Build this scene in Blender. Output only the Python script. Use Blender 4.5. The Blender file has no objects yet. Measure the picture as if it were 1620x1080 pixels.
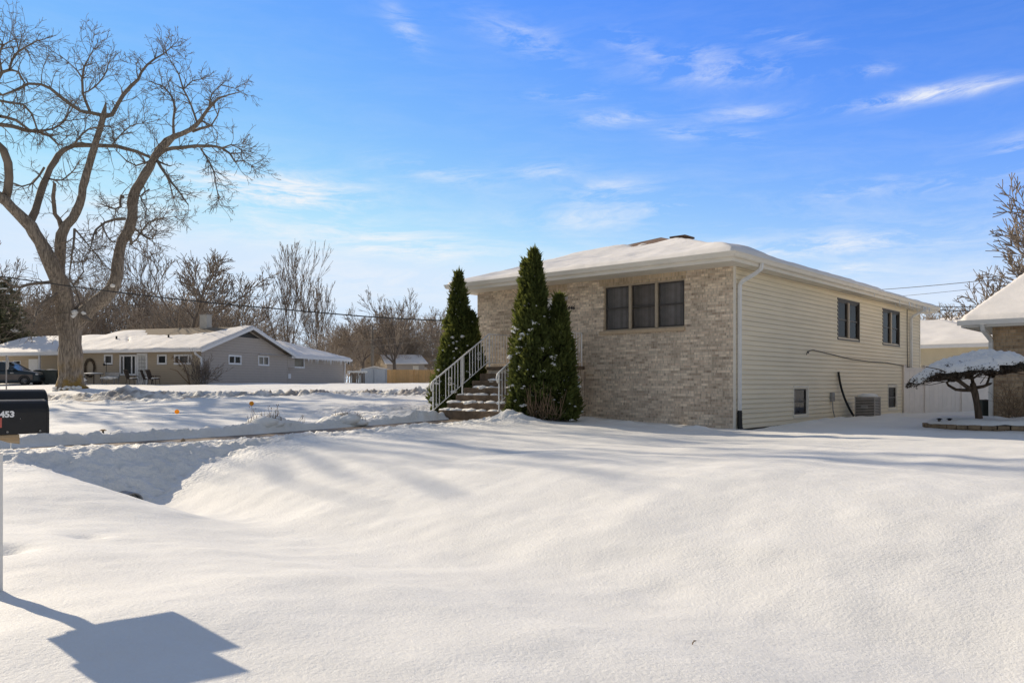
import bpy, bmesh, math, random
import numpy as np
from mathutils import Vector, Matrix, noise as mn

scene = bpy.context.scene
COL = scene.collection
PI = math.pi
EYE = 1.5            # camera height above the road edge, metres
FPX = 1250.0         # focal length in pixels of the 1620 px wide photograph
HZ = 607.0           # horizon row

def at(px, py, Y):
    """world point seen at photo pixel (px, py) when it stands Y metres ahead of the camera"""
    return Vector(((px - 810.0) / FPX * Y, Y, EYE - (py - HZ) / FPX * Y))

# ------------------------------------------------------------------ mesh helpers
class MB:
    def __init__(self): self.v = []; self.f = []
    def add(self, vs, fs):
        o = len(self.v); self.v += [tuple(p) for p in vs]; self.f += [tuple(i + o for i in f) for f in fs]; return self
    def box(self, x0, x1, y0, y1, z0, z1):
        vs = [(x0,y0,z0),(x1,y0,z0),(x1,y1,z0),(x0,y1,z0),(x0,y0,z1),(x1,y0,z1),(x1,y1,z1),(x0,y1,z1)]
        return self.add(vs, [(0,3,2,1),(4,5,6,7),(0,1,5,4),(1,2,6,5),(2,3,7,6),(3,0,4,7)])
    def quad(self, a, b, c, d): return self.add([a,b,c,d], [(0,1,2,3)])
    def poly(self, pts): return self.add(pts, [tuple(range(len(pts)))])
    def prism(self, prof, fn, t0, t1):
        """prof: closed 2d outline; fn(p, t) -> point"""
        n = len(prof)
        vs = [fn(p, t0) for p in prof] + [fn(p, t1) for p in prof]
        fs = [tuple(range(n))[::-1], tuple(range(n, 2*n))] + [(i, (i+1) % n, n + (i+1) % n, n + i) for i in range(n)]
        return self.add(vs, fs)
    def tube(self, pts, rads, n=8, cap=True):
        pts = [Vector(p) for p in pts]
        if not hasattr(rads, '__len__'): rads = [rads] * len(pts)
        vs = []; fs = []
        t = (pts[1] - pts[0]).normalized()
        up = Vector((0,0,1)) if abs(t.z) < .9 else Vector((1,0,0))
        a = t.cross(up).normalized(); b = t.cross(a)
        for i, p in enumerate(pts):
            if i == 0: t = pts[1] - pts[0]
            elif i == len(pts) - 1: t = pts[i] - pts[i-1]
            else: t = (pts[i+1] - pts[i]).normalized() + (pts[i] - pts[i-1]).normalized()
            if t.length < 1e-9: t = Vector((0,0,1))
            t.normalize()
            a = (a - t * a.dot(t))
            if a.length < 1e-6: a = t.orthogonal()
            a.normalize(); b = t.cross(a)
            for k in range(n):
                w = 2 * PI * k / n
                vs.append(p + (a * math.cos(w) + b * math.sin(w)) * rads[i])
        for i in range(len(pts) - 1):
            for k in range(n):
                k2 = (k + 1) % n
                fs.append((i*n + k, i*n + k2, (i+1)*n + k2, (i+1)*n + k))
        if cap:
            fs.append(tuple(range(n))[::-1]); fs.append(tuple((len(pts)-1)*n + k for k in range(n)))
        return self.add(vs, fs)
    def lathe(self, prof, c=(0,0,0), n=20, axis='z'):
        vs = []; fs = []
        m = len(prof)
        for k in range(n):
            w = 2 * PI * k / n
            for r, z in prof:
                x, y = r * math.cos(w), r * math.sin(w)
                q = (x, y, z) if axis == 'z' else ((x, z, y) if axis == 'y' else (z, x, y))
                vs.append((c[0] + q[0], c[1] + q[1], c[2] + q[2]))
        for k in range(n):
            for i in range(m - 1):
                k2 = (k + 1) % n
                fs.append((k*m + i, k2*m + i, k2*m + i + 1, k*m + i + 1))
        return self.add(vs, fs)
    def blob(self, c, r, seed=0, sub=2, rough=.25, squash=(1,1,1)):
        vs, fs = ICO[sub]
        o = Vector((seed * 3.17, seed * 1.31, seed * 7.7))
        out = []
        for p in vs:
            k = 1 + rough * mn.noise(p * 1.6 + o)
            out.append((c[0] + p.x*r*k*squash[0], c[1] + p.y*r*k*squash[1], c[2] + p.z*r*k*squash[2]))
        return self.add(out, fs)
    def build(self, name, mat, parent=None, smooth=False, bevel=0):
        me = bpy.data.meshes.new(name)
        me.from_pydata([tuple(p) for p in self.v], [], self.f)
        return finish(name, me, mat, parent, smooth, bevel)

def finish(name, me, mat, parent=None, smooth=False, bevel=0):
    bm = bmesh.new(); bm.from_mesh(me)
    if name != 'pane': bmesh.ops.recalc_face_normals(bm, faces=bm.faces)
    if bevel:
        bmesh.ops.remove_doubles(bm, verts=bm.verts, dist=1e-5)
        ed = [e for e in bm.edges if len(e.link_faces) == 2 and e.calc_face_angle(0) > .5]
        bmesh.ops.bevel(bm, geom=ed, offset=bevel, segments=2, affect='EDGES', profile=.6)
    bm.to_mesh(me); bm.free()
    if smooth:
        me.polygons.foreach_set('use_smooth', [True] * len(me.polygons))
    me.materials.append(mat)
    o = bpy.data.objects.new(name, me); COL.objects.link(o)
    if parent is not None: o.parent = parent
    return o

def raw_mesh(name, verts, quads, mat, parent=None, smooth=True, tris=None):
    """fast mesh from numpy arrays"""
    me = bpy.data.meshes.new(name)
    verts = np.asarray(verts, dtype=np.float32); me.vertices.add(len(verts)); me.vertices.foreach_set('co', verts.ravel())
    fl = quads if quads is not None else tris
    fl = np.asarray(fl, dtype=np.int32); k = fl.shape[1]
    me.loops.add(fl.size); me.loops.foreach_set('vertex_index', fl.ravel())
    me.polygons.add(len(fl)); me.polygons.foreach_set('loop_start', np.arange(0, fl.size, k, dtype=np.int32))
    me.polygons.foreach_set('loop_total', np.full(len(fl), k, dtype=np.int32))
    me.polygons.foreach_set('use_smooth', np.full(len(fl), smooth, dtype=bool))
    me.update(calc_edges=True); me.validate()
    me.materials.append(mat)
    o = bpy.data.objects.new(name, me); COL.objects.link(o)
    if parent is not None: o.parent = parent
    return o

def _ico():
    out = {}
    for s in (1, 2, 3):
        bm = bmesh.new(); bmesh.ops.create_icosphere(bm, subdivisions=s, radius=1)
        bm.verts.ensure_lookup_table()
        out[s] = ([v.co.copy() for v in bm.verts], [tuple(v.index for v in f.verts) for f in bm.faces]); bm.free()
    return out
ICO = _ico()

def tag(o, label=None, cat=None, group=None, kind=None):
    if label: o['label'] = label
    if cat: o['category'] = cat
    if group: o['group'] = group
    if kind: o['kind'] = kind
    return o

def thing(name, label, cat, loc=(0,0,0), rotz=0, group=None):
    o = bpy.data.objects.new(name, None); COL.objects.link(o)
    o.location = loc; o.rotation_euler = (0, 0, rotz); o.empty_display_size = .2
    return tag(o, label, cat, group)

def copy_tree(o, parent=None):
    c = o.copy(); COL.objects.link(c); c.parent = parent
    for ch in list(o.children): copy_tree(ch, c)
    return c

# ------------------------------------------------------------------ numpy noise
def _h(ix, iy, seed):
    n = (ix.astype(np.int64) * 374761393 + iy.astype(np.int64) * 668265263 + seed * 982451653) & 0x7fffffff
    n = ((n ^ (n >> 13)) * 1274126177) & 0x7fffffff
    n = (n ^ (n >> 16)) & 0xffff
    return n / 65535.0
def vn(x, y, seed=0):
    x = np.asarray(x, float); y = np.asarray(y, float)
    ix = np.floor(x); iy = np.floor(y); fx = x - ix; fy = y - iy
    fx = fx*fx*fx*(fx*(fx*6-15)+10); fy = fy*fy*fy*(fy*(fy*6-15)+10)
    a = _h(ix, iy, seed); b = _h(ix+1, iy, seed); c = _h(ix, iy+1, seed); d = _h(ix+1, iy+1, seed)
    return (a + (b-a)*fx + (c-a)*fy + (a-b-c+d)*fx*fy) * 2 - 1
def fbm(x, y, seed=0, oct=4, gain=.5):
    s = 0; a = 1.0
    ca, sa = math.cos(.6), math.sin(.6)
    for k in range(oct):
        s = s + a * vn(x, y, seed + k * 17); a *= gain
        x, y = (x*ca - y*sa) * 2.03 + 3.1, (x*sa + y*ca) * 2.03 + 1.7
    return s
def sst(a, b, x):
    t = np.clip((x - a) / (b - a), 0, 1); return t * t * (3 - 2 * t)

# ------------------------------------------------------------------ the lie of the land
UX, UY = -.748, .663       # along our street (left and away)
VX, VY = .663, .748        # from the street toward the house
PX, PY = -.9605, .2786     # along the side street
QX, QY = .2786, .9605      # across the side street
WALK_R = 15.3

def smooth_interp(xq, xs, ys):
    """cubic Hermite (monotone-ish) interpolation"""
    xs = np.array(xs, float); ys = np.array(ys, float)
    m = np.gradient(ys, xs)
    xq = np.clip(np.asarray(xq, float), xs[0], xs[-1])
    i = np.clip(np.searchsorted(xs, xq) - 1, 0, len(xs) - 2)
    h = xs[i+1] - xs[i]; t = (xq - xs[i]) / h
    return ((2*t**3 - 3*t**2 + 1)*ys[i] + (t**3 - 2*t**2 + t)*h*m[i] + (-2*t**3 + 3*t**2)*ys[i+1] + (t**3 - t**2)*h*m[i+1])

def ground(x, y, detail=True):
    """height of the snow surface; returns (z, dirt)"""
    x = np.asarray(x, float); y = np.asarray(y, float)
    r = x*UX + y*UY; v = x*VX + y*VY
    w = x*QX + y*QY; s = x*PX + y*PY
    # level of the lawn
    lawn = EYE - smooth_interp(r, [-60, -5, 5, 9, 14, 18, 30, 60], [1.12, 1.12, 1.1, 1.13, 1.0, .92, .88, .85])
    lawn = lawn - .0 * v
    # profile across our street's ditch
    drop = smooth_interp(v, [-40, -3, 0, 1.8, 3.4, 5.2, 6.9, 8.9, 11, 20], [-.32, -.26, -.21, -.18, -.35, -.60, -.33, -.03, .02, 0])
    dshift = sst(8, 11.5, r)
    drop2 = smooth_interp(v, [-40, -3, 0, 1.8, 3.0, 3.9, 4.6, 5.3, 6.4, 8.0, 11, 20], [-.30, -.24, -.18, -.14, -.13, -.18, -.44, -.80, -.46, -.12, .0, 0])
    drop = drop*(1-dshift) + drop2*dshift
    z = lawn + drop
    # left of the walk only a shallow swale
    leftw = sst(WALK_R + .6, WALK_R + 3.0, r)
    z = z*(1-leftw) + (lawn + drop*.22 + .02)*leftw
    # walk embankment crossing the ditch
    walk_z = EYE - smooth_interp(v, [-5, 0, 3, 9, 14, 30], [1.22, 1.18, 1.13, 1.1, 1.0, .97])
    bankz = walk_z + .005 - .66*np.clip(WALK_R - 1.75 - r, 0, None) - .6*sst(-2, -6, v) - 3*sst(14, 19, v)
    k_ = .05; z = np.maximum(z, bankz) + k_*np.exp(-np.abs(z - bankz)/k_)*.5
    emb = sst(1.7, 1.1, np.abs(r - WALK_R)) * sst(19, 15.5, v)
    z = z*(1-emb) + walk_z*emb
    # far side: side street, yard of the neighbour
    left = sst(7, -3, x)
    prof = EYE - smooth_interp(w, [10, 18, 22, 25, 27.5, 29, 31.3, 33.2, 36, 38.5, 43, 46.8, 60, 90, 900], [.92, .9, .93, .9, .78, .72, .66, .6, .32, .17, .08, .03, 0, -.1, -.1])
    prof = prof - .019 * (s - 23) * np.exp(-((w - 31)/6.0)**2)
    far = sst(18.5, 25, w) * left
    z = z*(1-far) + prof*far
    # back of the right side
    z = z + sst(45, 90, y) * (1-left) * .9
    dirt = np.zeros_like(z)
    if not detail: return z, dirt
    # gentle wind drift and settled snow
    z = z + .012*fbm(r*.55 + .3*fbm(x*.3, y*.3, 14, 2), v*1.7, 13, 2) * sst(22, 14, v)
    z = z + .05*fbm(x*.16, y*.16, 3, 3) + .018*fbm(r*.9, v*.45, 11, 3) + .006*fbm(x*2.6, y*2.6, 21, 3)
    # undulations of the left lawn
    lz = sst(17, 20, r) * sst(36, 28, w)
    z = z + lz*(.10*fbm(w*.34 + .8, s*.11, 31, 2) + .05*fbm(w*1.1, s*.4, 33, 2))
    # trodden, lumpy snow beside the walk
    wob = .5*fbm(x*.8, y*.8, 43, 2)
    seam = np.exp(-((z - bankz)/.14)**2)
    lump = np.clip(seam*1.2 + sst(13.0, 13.6, r + .3*wob), 0, 1) * sst(11.2, 12.2, r + wob) * sst(14.5, 13.95, r) * sst(17.5, 13, v) * sst(-1, 1.5, v)
    rag = fbm(x*4.6, y*4.6, 41, 4, .62)
    z = z + lump*(.018*rag + .038*fbm(x*8.5, y*8.5, 47, 3, .68) + .02*np.abs(fbm(x*5.0, y*5.0, 49, 2)))
    # footprints and ploughed lumps near the foot of the stairs
    st = np.exp(-(((r - 19.2)/3.2)**2 + ((v - 16.0)/3.6)**2)) * sst(WALK_R+1.1, WALK_R+1.9, r)
    z = z + st*(.038*rag + .03*fbm(x*2.4, y*2.4, 48, 3))
    # shovelled walk: channel, and the bank thrown up on its far side
    onwalk = sst(14.62, 14.78, r + .06*fbm(x*2.2, y*2.2, 51, 3)) * sst(15.92, 15.78, r + .05*fbm(x*2.5, y*2.5, 53, 3)) * sst(16.8, 16.2, v)
    bankh = .17 + .05*fbm(v*1.1, r*.5, 55, 3) + .055*fbm(x*4.6, y*4.6, 57, 4, .65)
    bank = sst(15.90, 16.08, r + .08*fbm(x*3.1, y*3.1, 58, 3)) * np.exp(-(np.clip(r - 16.12, 0, None)/.50)**2) * bankh * sst(17.6, 16.3, v)
    near = np.exp(-((r - 14.4)/.32)**2) * (.0 + .03*rag) * sst(16.6, 15.5, v)
    z = z + bank + np.clip(near, -.02, .3)
    z = z - onwalk*.11
    # snow-smothered plants along the far bank are separate objects
    # side street: packed sheet with thrown-up lumps on both kerbs
    road = sst(29.3, 29.7, w) * sst(33.0, 32.6, w) * left
    z = z - road*.10
    lum = fbm(x*3.2, y*3.2, 61, 4, .65)
    ridge = np.exp(-((w - 33.5)/.55)**2) * (.12 + .13*lum) + np.exp(-((w - 34.6)/.8)**2) * (.05 + .08*lum) + np.exp(-((w - 28.9)/.45)**2) * (.04 + .06*lum)
    z = z + np.clip(ridge, -.02, .7) * left
    dirt = dirt + left*np.clip(sst(32.2, 33.0, w)*sst(34.6, 33.7, w)*(.55 + .9*fbm(x*1.7, y*1.7, 63, 3)), 0, 1)
    # heap of snow at the kerb beside the big tree
    z = z + left*.42*np.exp(-(((s - 31.3)/1.0)**2 + ((w - 34.4)/.6)**2))
    # snow slumped along the front wall of the house and round the stairs
    hx = (x - 5.6)*.748 - (y - 20)*.663; hy = (x - 5.6)*.663 + (y - 20)*.748     # house axes
    fw = np.exp(-((hy + 1.15)/.42)**2) * sst(-8.5, -6.0, hx) * sst(.3, -.4, hx)
    z = z + fw*(.05 + .05*fbm(x*3, y*3, 71, 3))
    z = z + .20*np.exp(-(((hx + 4.5)/.75)**2 + ((hy + 3.3)/.6)**2)) * (1 + .5*rag)
    # side of the house: drip line and bank near the condenser
    sw = np.exp(-((hx - .55)/.28)**2) * sst(.5, 1.5, hy) * sst(13, 10, hy)
    z = z + sw*(.03 + .04*fbm(x*2.2, y*2.2, 73, 3)) + .12*np.exp(-(((hx - 1.5)/.6)**2 + ((hy - 7.6)/1.0)**2))
    z = z - .10*np.exp(-((hx - .06)/.16)**2) * sst(-.2, .4, hy) * sst(17, 16, hy)
    # dent of snow around the mailbox post and a few hollows
    for (cx, cy, rad, dp) in ((-4.0, 6.2, .16, .09), (-3.92, 7.3, .16, .06)):
        z = z - dp*np.exp(-(((x-cx)/rad)**2 + ((y-cy)/(rad*1.1))**2))
    return z, dirt
def churn(x, y):
    r = x*UX + y*UY; v = x*VX + y*VY; w = x*QX + y*QY
    a = sst(11.6, 12.8, r)*sst(14.9, 14.5, r)*sst(17, 13, v)*sst(-1, 1, v)
    b = sst(15.9, 16.1, r)*sst(17.2, 16.6, r)*sst(18, 16, v)
    c = np.exp(-(((r - 19.2)/3.2)**2 + ((v - 16.0)/3.6)**2))
    d = sst(28, 28.8, w)*sst(36, 34.6, w)*sst(7, -3, x)
    return np.clip(a + b + c + d, 0, 1)

def gz(x, y, detail=True):
    return float(ground(np.array([x]), np.array([y]), detail)[0][0])
def on_ground(px, Y, detail=True):
    X = (px - 810.0)/FPX*Y; return Vector((X, Y, gz(X, Y, detail)))

# ------------------------------------------------------------------ materials
def nodes_of(m):
    m.use_nodes = True; nt = m.node_tree
    return nt, nt.nodes, nt.links
def mat(name, color, rough=.7, metallic=0.0, var=.12, vscale=6.0, bump=0.0, bscale=40.0, spec=.5, stretch=(1,1,1), color2=None, island=0.0):
    m = bpy.data.materials.new(name); nt, N, L = nodes_of(m)
    b = N['Principled BSDF']; b.inputs['Roughness'].default_value = rough; b.inputs['Metallic'].default_value = metallic
    b.inputs['Specular IOR Level'].default_value = spec
    tc = N.new('ShaderNodeTexCoord'); mp = N.new('ShaderNodeMapping'); mp.inputs['Scale'].default_value = stretch
    L.new(tc.outputs['Object'], mp.inputs['Vector'])
    nz = N.new('ShaderNodeTexNoise'); nz.inputs['Scale'].default_value = vscale; nz.inputs['Detail'].default_value = 5
    L.new(mp.outputs['Vector'], nz.inputs['Vector'])
    rp = N.new('ShaderNodeValToRGB')
    c = Vector(color[:3]); c2 = Vector(color2[:3]) if color2 else c
    lo = c*(1-var); hi = c2*(1+var)
    rp.color_ramp.elements[0].position = .3; rp.color_ramp.elements[1].position = .7
    rp.color_ramp.elements[0].color = (*lo, 1); rp.color_ramp.elements[1].color = (*[min(1, q) for q in hi], 1)
    L.new(nz.outputs['Fac'], rp.inputs['Fac'])
    out = rp.outputs['Color']
    if island:
        g = N.new('ShaderNodeNewGeometry'); hs = N.new('ShaderNodeHueSaturation')
        mr = N.new('ShaderNodeMapRange'); mr.inputs['To Min'].default_value = 1-island; mr.inputs['To Max'].default_value = 1+island
        L.new(g.outputs['Random Per Island'], mr.inputs['Value']); L.new(mr.outputs['Result'], hs.inputs['Value']); L.new(out, hs.inputs['Color']); out = hs.outputs['Color']
    L.new(out, b.inputs['Base Color'])
    if bump:
        n2 = N.new('ShaderNodeTexNoise'); n2.inputs['Scale'].default_value = bscale; n2.inputs['Detail'].default_value = 4
        L.new(mp.outputs['Vector'], n2.inputs['Vector'])
        bp = N.new('ShaderNodeBump'); bp.inputs['Strength'].default_value = bump; bp.inputs['Distance'].default_value = .02
        L.new(n2.outputs['Fac'], bp.inputs['Height']); L.new(bp.outputs['Normal'], b.inputs['Normal'])
    return m

def brick_mat(name, c1, c2, mortar, bw=.20, rh=.0677, axis='xz', streak=.5, warm=None):
    m = bpy.data.materials.new(name); nt, N, L = nodes_of(m)
    b = N['Principled BSDF']; b.inputs['Roughness'].default_value = .85
    tc = N.new('ShaderNodeTexCoord'); sp = N.new('ShaderNodeSeparateXYZ'); cb = N.new('ShaderNodeCombineXYZ')
    L.new(tc.outputs['Object'], sp.inputs[0])
    if axis == 'sum':
        ad = N.new('ShaderNodeMath'); ad.operation = 'ADD'; L.new(sp.outputs['X'], ad.inputs[0]); L.new(sp.outputs['Y'], ad.inputs[1]); L.new(ad.outputs[0], cb.inputs[0])
    else: L.new(sp.outputs['X' if axis[0] == 'x' else 'Y'], cb.inputs[0])
    L.new(sp.outputs['Z'], cb.inputs[1])
    br = N.new('ShaderNodeTexBrick'); br.inputs['Scale'].default_value = 1; br.inputs['Brick Width'].default_value = bw; br.inputs['Row Height'].default_value = rh
    br.inputs['Mortar Size'].default_value = .006; br.inputs['Mortar Smooth'].default_value = .2; br.inputs['Bias'].default_value = -.1
    br.inputs['Color1'].default_value = (*c1, 1); br.inputs['Color2'].default_value = (*c2, 1); br.inputs['Mortar'].default_value = (*mortar, 1)
    L.new(cb.outputs[0], br.inputs['Vector'])
    # runs of lighter and darker courses: noise sampled once per course
    s2 = N.new('ShaderNodeSeparateXYZ'); L.new(cb.outputs[0], s2.inputs[0])
    dv = N.new('ShaderNodeMath'); dv.operation = 'DIVIDE'; dv.inputs[1].default_value = rh; L.new(s2.outputs[1], dv.inputs[0])
    fl = N.new('ShaderNodeMath'); fl.operation = 'FLOOR'; L.new(dv.outputs[0], fl.inputs[0])
    crs = N.new('ShaderNodeCombineXYZ'); L.new(s2.outputs[0], crs.inputs[0]); L.new(fl.outputs[0], crs.inputs[1])
    mp = N.new('ShaderNodeMapping'); mp.inputs['Scale'].default_value = (1.0, .47, 1); L.new(crs.outputs[0], mp.inputs['Vector'])
    nz = N.new('ShaderNodeTexNoise'); nz.inputs['Scale'].default_value = 1.6; nz.inputs['Detail'].default_value = 4; nz.inputs['Roughness'].default_value = .65; L.new(mp.outputs[0], nz.inputs['Vector'])
    rp = N.new('ShaderNodeMapRange'); rp.inputs['From Min'].default_value = .33; rp.inputs['From Max'].default_value = .67
    rp.inputs['To Min'].default_value = 1 - streak; rp.inputs['To Max'].default_value = 1 + streak*.6; L.new(nz.outputs['Fac'], rp.inputs['Value'])
    mx = N.new('ShaderNodeMix'); mx.data_type = 'RGBA'; mx.blend_type = 'MULTIPLY'; mx.inputs[0].default_value = 1
    cc = N.new('ShaderNodeCombineColor')
    for k in range(3): L.new(rp.outputs[0], cc.inputs[k])
    L.new(br.outputs['Color'], mx.inputs[6]); L.new(cc.outputs[0], mx.inputs[7])
    # dark flecks of single brick ends
    mp2 = N.new('ShaderNodeMapping'); mp2.inputs['Scale'].default_value = (17, .83, 1); L.new(crs.outputs[0], mp2.inputs['Vector'])
    wn = N.new('ShaderNodeTexNoise'); wn.inputs['Scale'].default_value = 1; wn.inputs['Detail'].default_value = 1; L.new(mp2.outputs[0], wn.inputs['Vector'])
    r2 = N.new('ShaderNodeMapRange'); r2.inputs['From Min'].default_value = .25; r2.inputs['From Max'].default_value = .5; r2.inputs['To Min'].default_value = .6; r2.inputs['To Max'].default_value = 1.0; L.new(wn.outputs['Fac'], r2.inputs['Value'])
    m2 = N.new('ShaderNodeMix'); m2.data_type = 'RGBA'; m2.blend_type = 'MULTIPLY'; m2.inputs[0].default_value = 1
    c3 = N.new('ShaderNodeCombineColor')
    for k in range(3): L.new(r2.outputs[0], c3.inputs[k])
    L.new(mx.outputs[2], m2.inputs[6]); L.new(c3.outputs[0], m2.inputs[7])
    # broad weathering patches over many courses
    n9 = N.new('ShaderNodeTexNoise'); n9.inputs['Scale'].default_value = .55; n9.inputs['Detail'].default_value = 5; L.new(cb.outputs[0], n9.inputs['Vector'])
    r9 = N.new('ShaderNodeMapRange'); r9.inputs['From Min'].default_value = .35; r9.inputs['From Max'].default_value = .65; r9.inputs['To Min'].default_value = .84; r9.inputs['To Max'].default_value = 1.12; L.new(n9.outputs['Fac'], r9.inputs['Value'])
    c9 = N.new('ShaderNodeCombineColor'); m9 = N.new('ShaderNodeMix'); m9.data_type = 'RGBA'; m9.blend_type = 'MULTIPLY'; m9.inputs[0].default_value = 1
    for k in range(3): L.new(r9.outputs[0], c9.inputs[k])
    L.new(m2.outputs[2], m9.inputs[6]); L.new(c9.outputs[0], m9.inputs[7]); L.new(m9.outputs[2], b.inputs['Base Color'])
    bp = N.new('ShaderNodeBump'); bp.inputs['Strength'].default_value = .5; bp.inputs['Distance'].default_value = .008; bp.invert = True
    L.new(br.outputs['Fac'], bp.inputs['Height']); L.new(bp.outputs['Normal'], b.inputs['Normal'])
    return m

def snow_mat(name, base=(.87,.858,.815), grain=.5, dirty=False):
    m = bpy.data.materials.new(name); nt, N, L = nodes_of(m)
    b = N['Principled BSDF']; b.inputs['Roughness'].default_value = .72; b.inputs['Specular IOR Level'].default_value = .25
    tc = N.new('ShaderNodeTexCoord')
    n1 = N.new('ShaderNodeTexNoise'); n1.inputs['Scale'].default_value = 1.3; n1.inputs['Detail'].default_value = 6; L.new(tc.outputs['Object'], n1.inputs['Vector'])
    rp = N.new('ShaderNodeValToRGB'); rp.color_ramp.elements[0].position = .3; rp.color_ramp.elements[1].position = .7
    rp.color_ramp.elements[0].color = (*[c*.95 for c in base], 1); rp.color_ramp.elements[1].color = (*[min(1, c*1.02) for c in base], 1)
    L.new(n1.outputs['Fac'], rp.inputs['Fac']); col = rp.outputs['Color']
    if dirty:
        at_ = N.new('ShaderNodeAttribute'); at_.attribute_name = 'dirt'
        n3 = N.new('ShaderNodeTexNoise'); n3.inputs['Scale'].default_value = 3.5; n3.inputs['Detail'].default_value = 5; L.new(tc.outputs['Object'], n3.inputs['Vector'])
        r3 = N.new('ShaderNodeValToRGB'); r3.color_ramp.elements[0].color = (.20,.175,.15,1); r3.color_ramp.elements[1].color = (.56,.53,.50,1); L.new(n3.outputs['Fac'], r3.inputs['Fac'])
        mx = N.new('ShaderNodeMix'); mx.data_type = 'RGBA'; L.new(at_.outputs['Fac'], mx.inputs[0]); L.new(col, mx.inputs[6]); L.new(r3.outputs['Color'], mx.inputs[7]); col = mx.outputs[2]
    L.new(col, b.inputs['Base Color'])
    n2 = N.new('ShaderNodeTexNoise'); n2.inputs['Scale'].default_value = 34; n2.inputs['Detail'].default_value = 7; n2.inputs['Roughness'].default_value = .68; L.new(tc.outputs['Object'], n2.inputs['Vector'])
    n4 = N.new('ShaderNodeTexNoise'); n4.inputs['Scale'].default_value = 5; n4.inputs['Detail'].default_value = 3; L.new(tc.outputs['Object'], n4.inputs['Vector'])
    ad = N.new('ShaderNodeMath'); ad.operation = 'MULTIPLY_ADD'; ad.inputs[1].default_value = .9; L.new(n4.outputs['Fac'], ad.inputs[0]); L.new(n2.outputs['Fac'], ad.inputs[2])
    bp = N.new('ShaderNodeBump'); bp.inputs['Strength'].default_value = grain; bp.inputs['Distance'].default_value = .03
    hgt = ad.outputs[0]
    if dirty:
        a2 = N.new('ShaderNodeAttribute'); a2.attribute_name = 'churn'
        n5 = N.new('ShaderNodeTexNoise'); n5.inputs['Scale'].default_value = 11; n5.inputs['Detail'].default_value = 4; L.new(tc.outputs['Object'], n5.inputs['Vector'])
        m5 = N.new('ShaderNodeMath'); m5.operation = 'MULTIPLY'; L.new(a2.outputs['Fac'], m5.inputs[0]); L.new(n5.outputs['Fac'], m5.inputs[1])
        s5 = N.new('ShaderNodeMath'); s5.operation = 'MULTIPLY_ADD'; s5.inputs[1].default_value = 5.0; L.new(m5.outputs[0], s5.inputs[0]); L.new(hgt, s5.inputs[2]); hgt = s5.outputs[0]
    L.new(hgt, bp.inputs['Height']); L.new(bp.outputs['Normal'], b.inputs['Normal'])
    return m

def glass_mat(name, tint=(.35,.36,.38), base_fac=.10, refl=(.85,.9,.95)):
    """window pane: see-through, with a mirror reflection that grows at grazing angles"""
    m = bpy.data.materials.new(name); nt, N, L = nodes_of(m)
    N.remove(N['Principled BSDF'])
    tr = N.new('ShaderNodeBsdfTransparent'); tr.inputs['Color'].default_value = (*tint, 1)
    gl = N.new('ShaderNodeBsdfGlossy'); gl.inputs['Roughness'].default_value = .03; gl.inputs['Color'].default_value = (*refl,1)
    nz = N.new('ShaderNodeTexNoise'); nz.inputs['Scale'].default_value = 1.5
    bp = N.new('ShaderNodeBump'); bp.inputs['Strength'].default_value = .15; bp.inputs['Distance'].default_value = .02; L.new(nz.outputs['Fac'], bp.inputs['Height']); L.new(bp.outputs['Normal'], gl.inputs['Normal'])
    fr = N.new('ShaderNodeFresnel'); ge = N.new('ShaderNodeNewGeometry'); io_ = N.new('ShaderNodeMapRange'); io_.inputs['To Min'].default_value = 1.5; io_.inputs['To Max'].default_value = 1/1.5
    L.new(ge.outputs['Backfacing'], io_.inputs['Value']); L.new(io_.outputs[0], fr.inputs['IOR'])
    ad = N.new('ShaderNodeMath'); ad.operation = 'ADD'; ad.inputs[1].default_value = base_fac; L.new(fr.outputs[0], ad.inputs[0])
    mx = N.new('ShaderNodeMixShader'); L.new(ad.outputs[0], mx.inputs[0]); L.new(tr.outputs[0], mx.inputs[1]); L.new(gl.outputs[0], mx.inputs[2])
    L.new(mx.outputs[0], N['Material Output'].inputs['Surface'])
    return m

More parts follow.
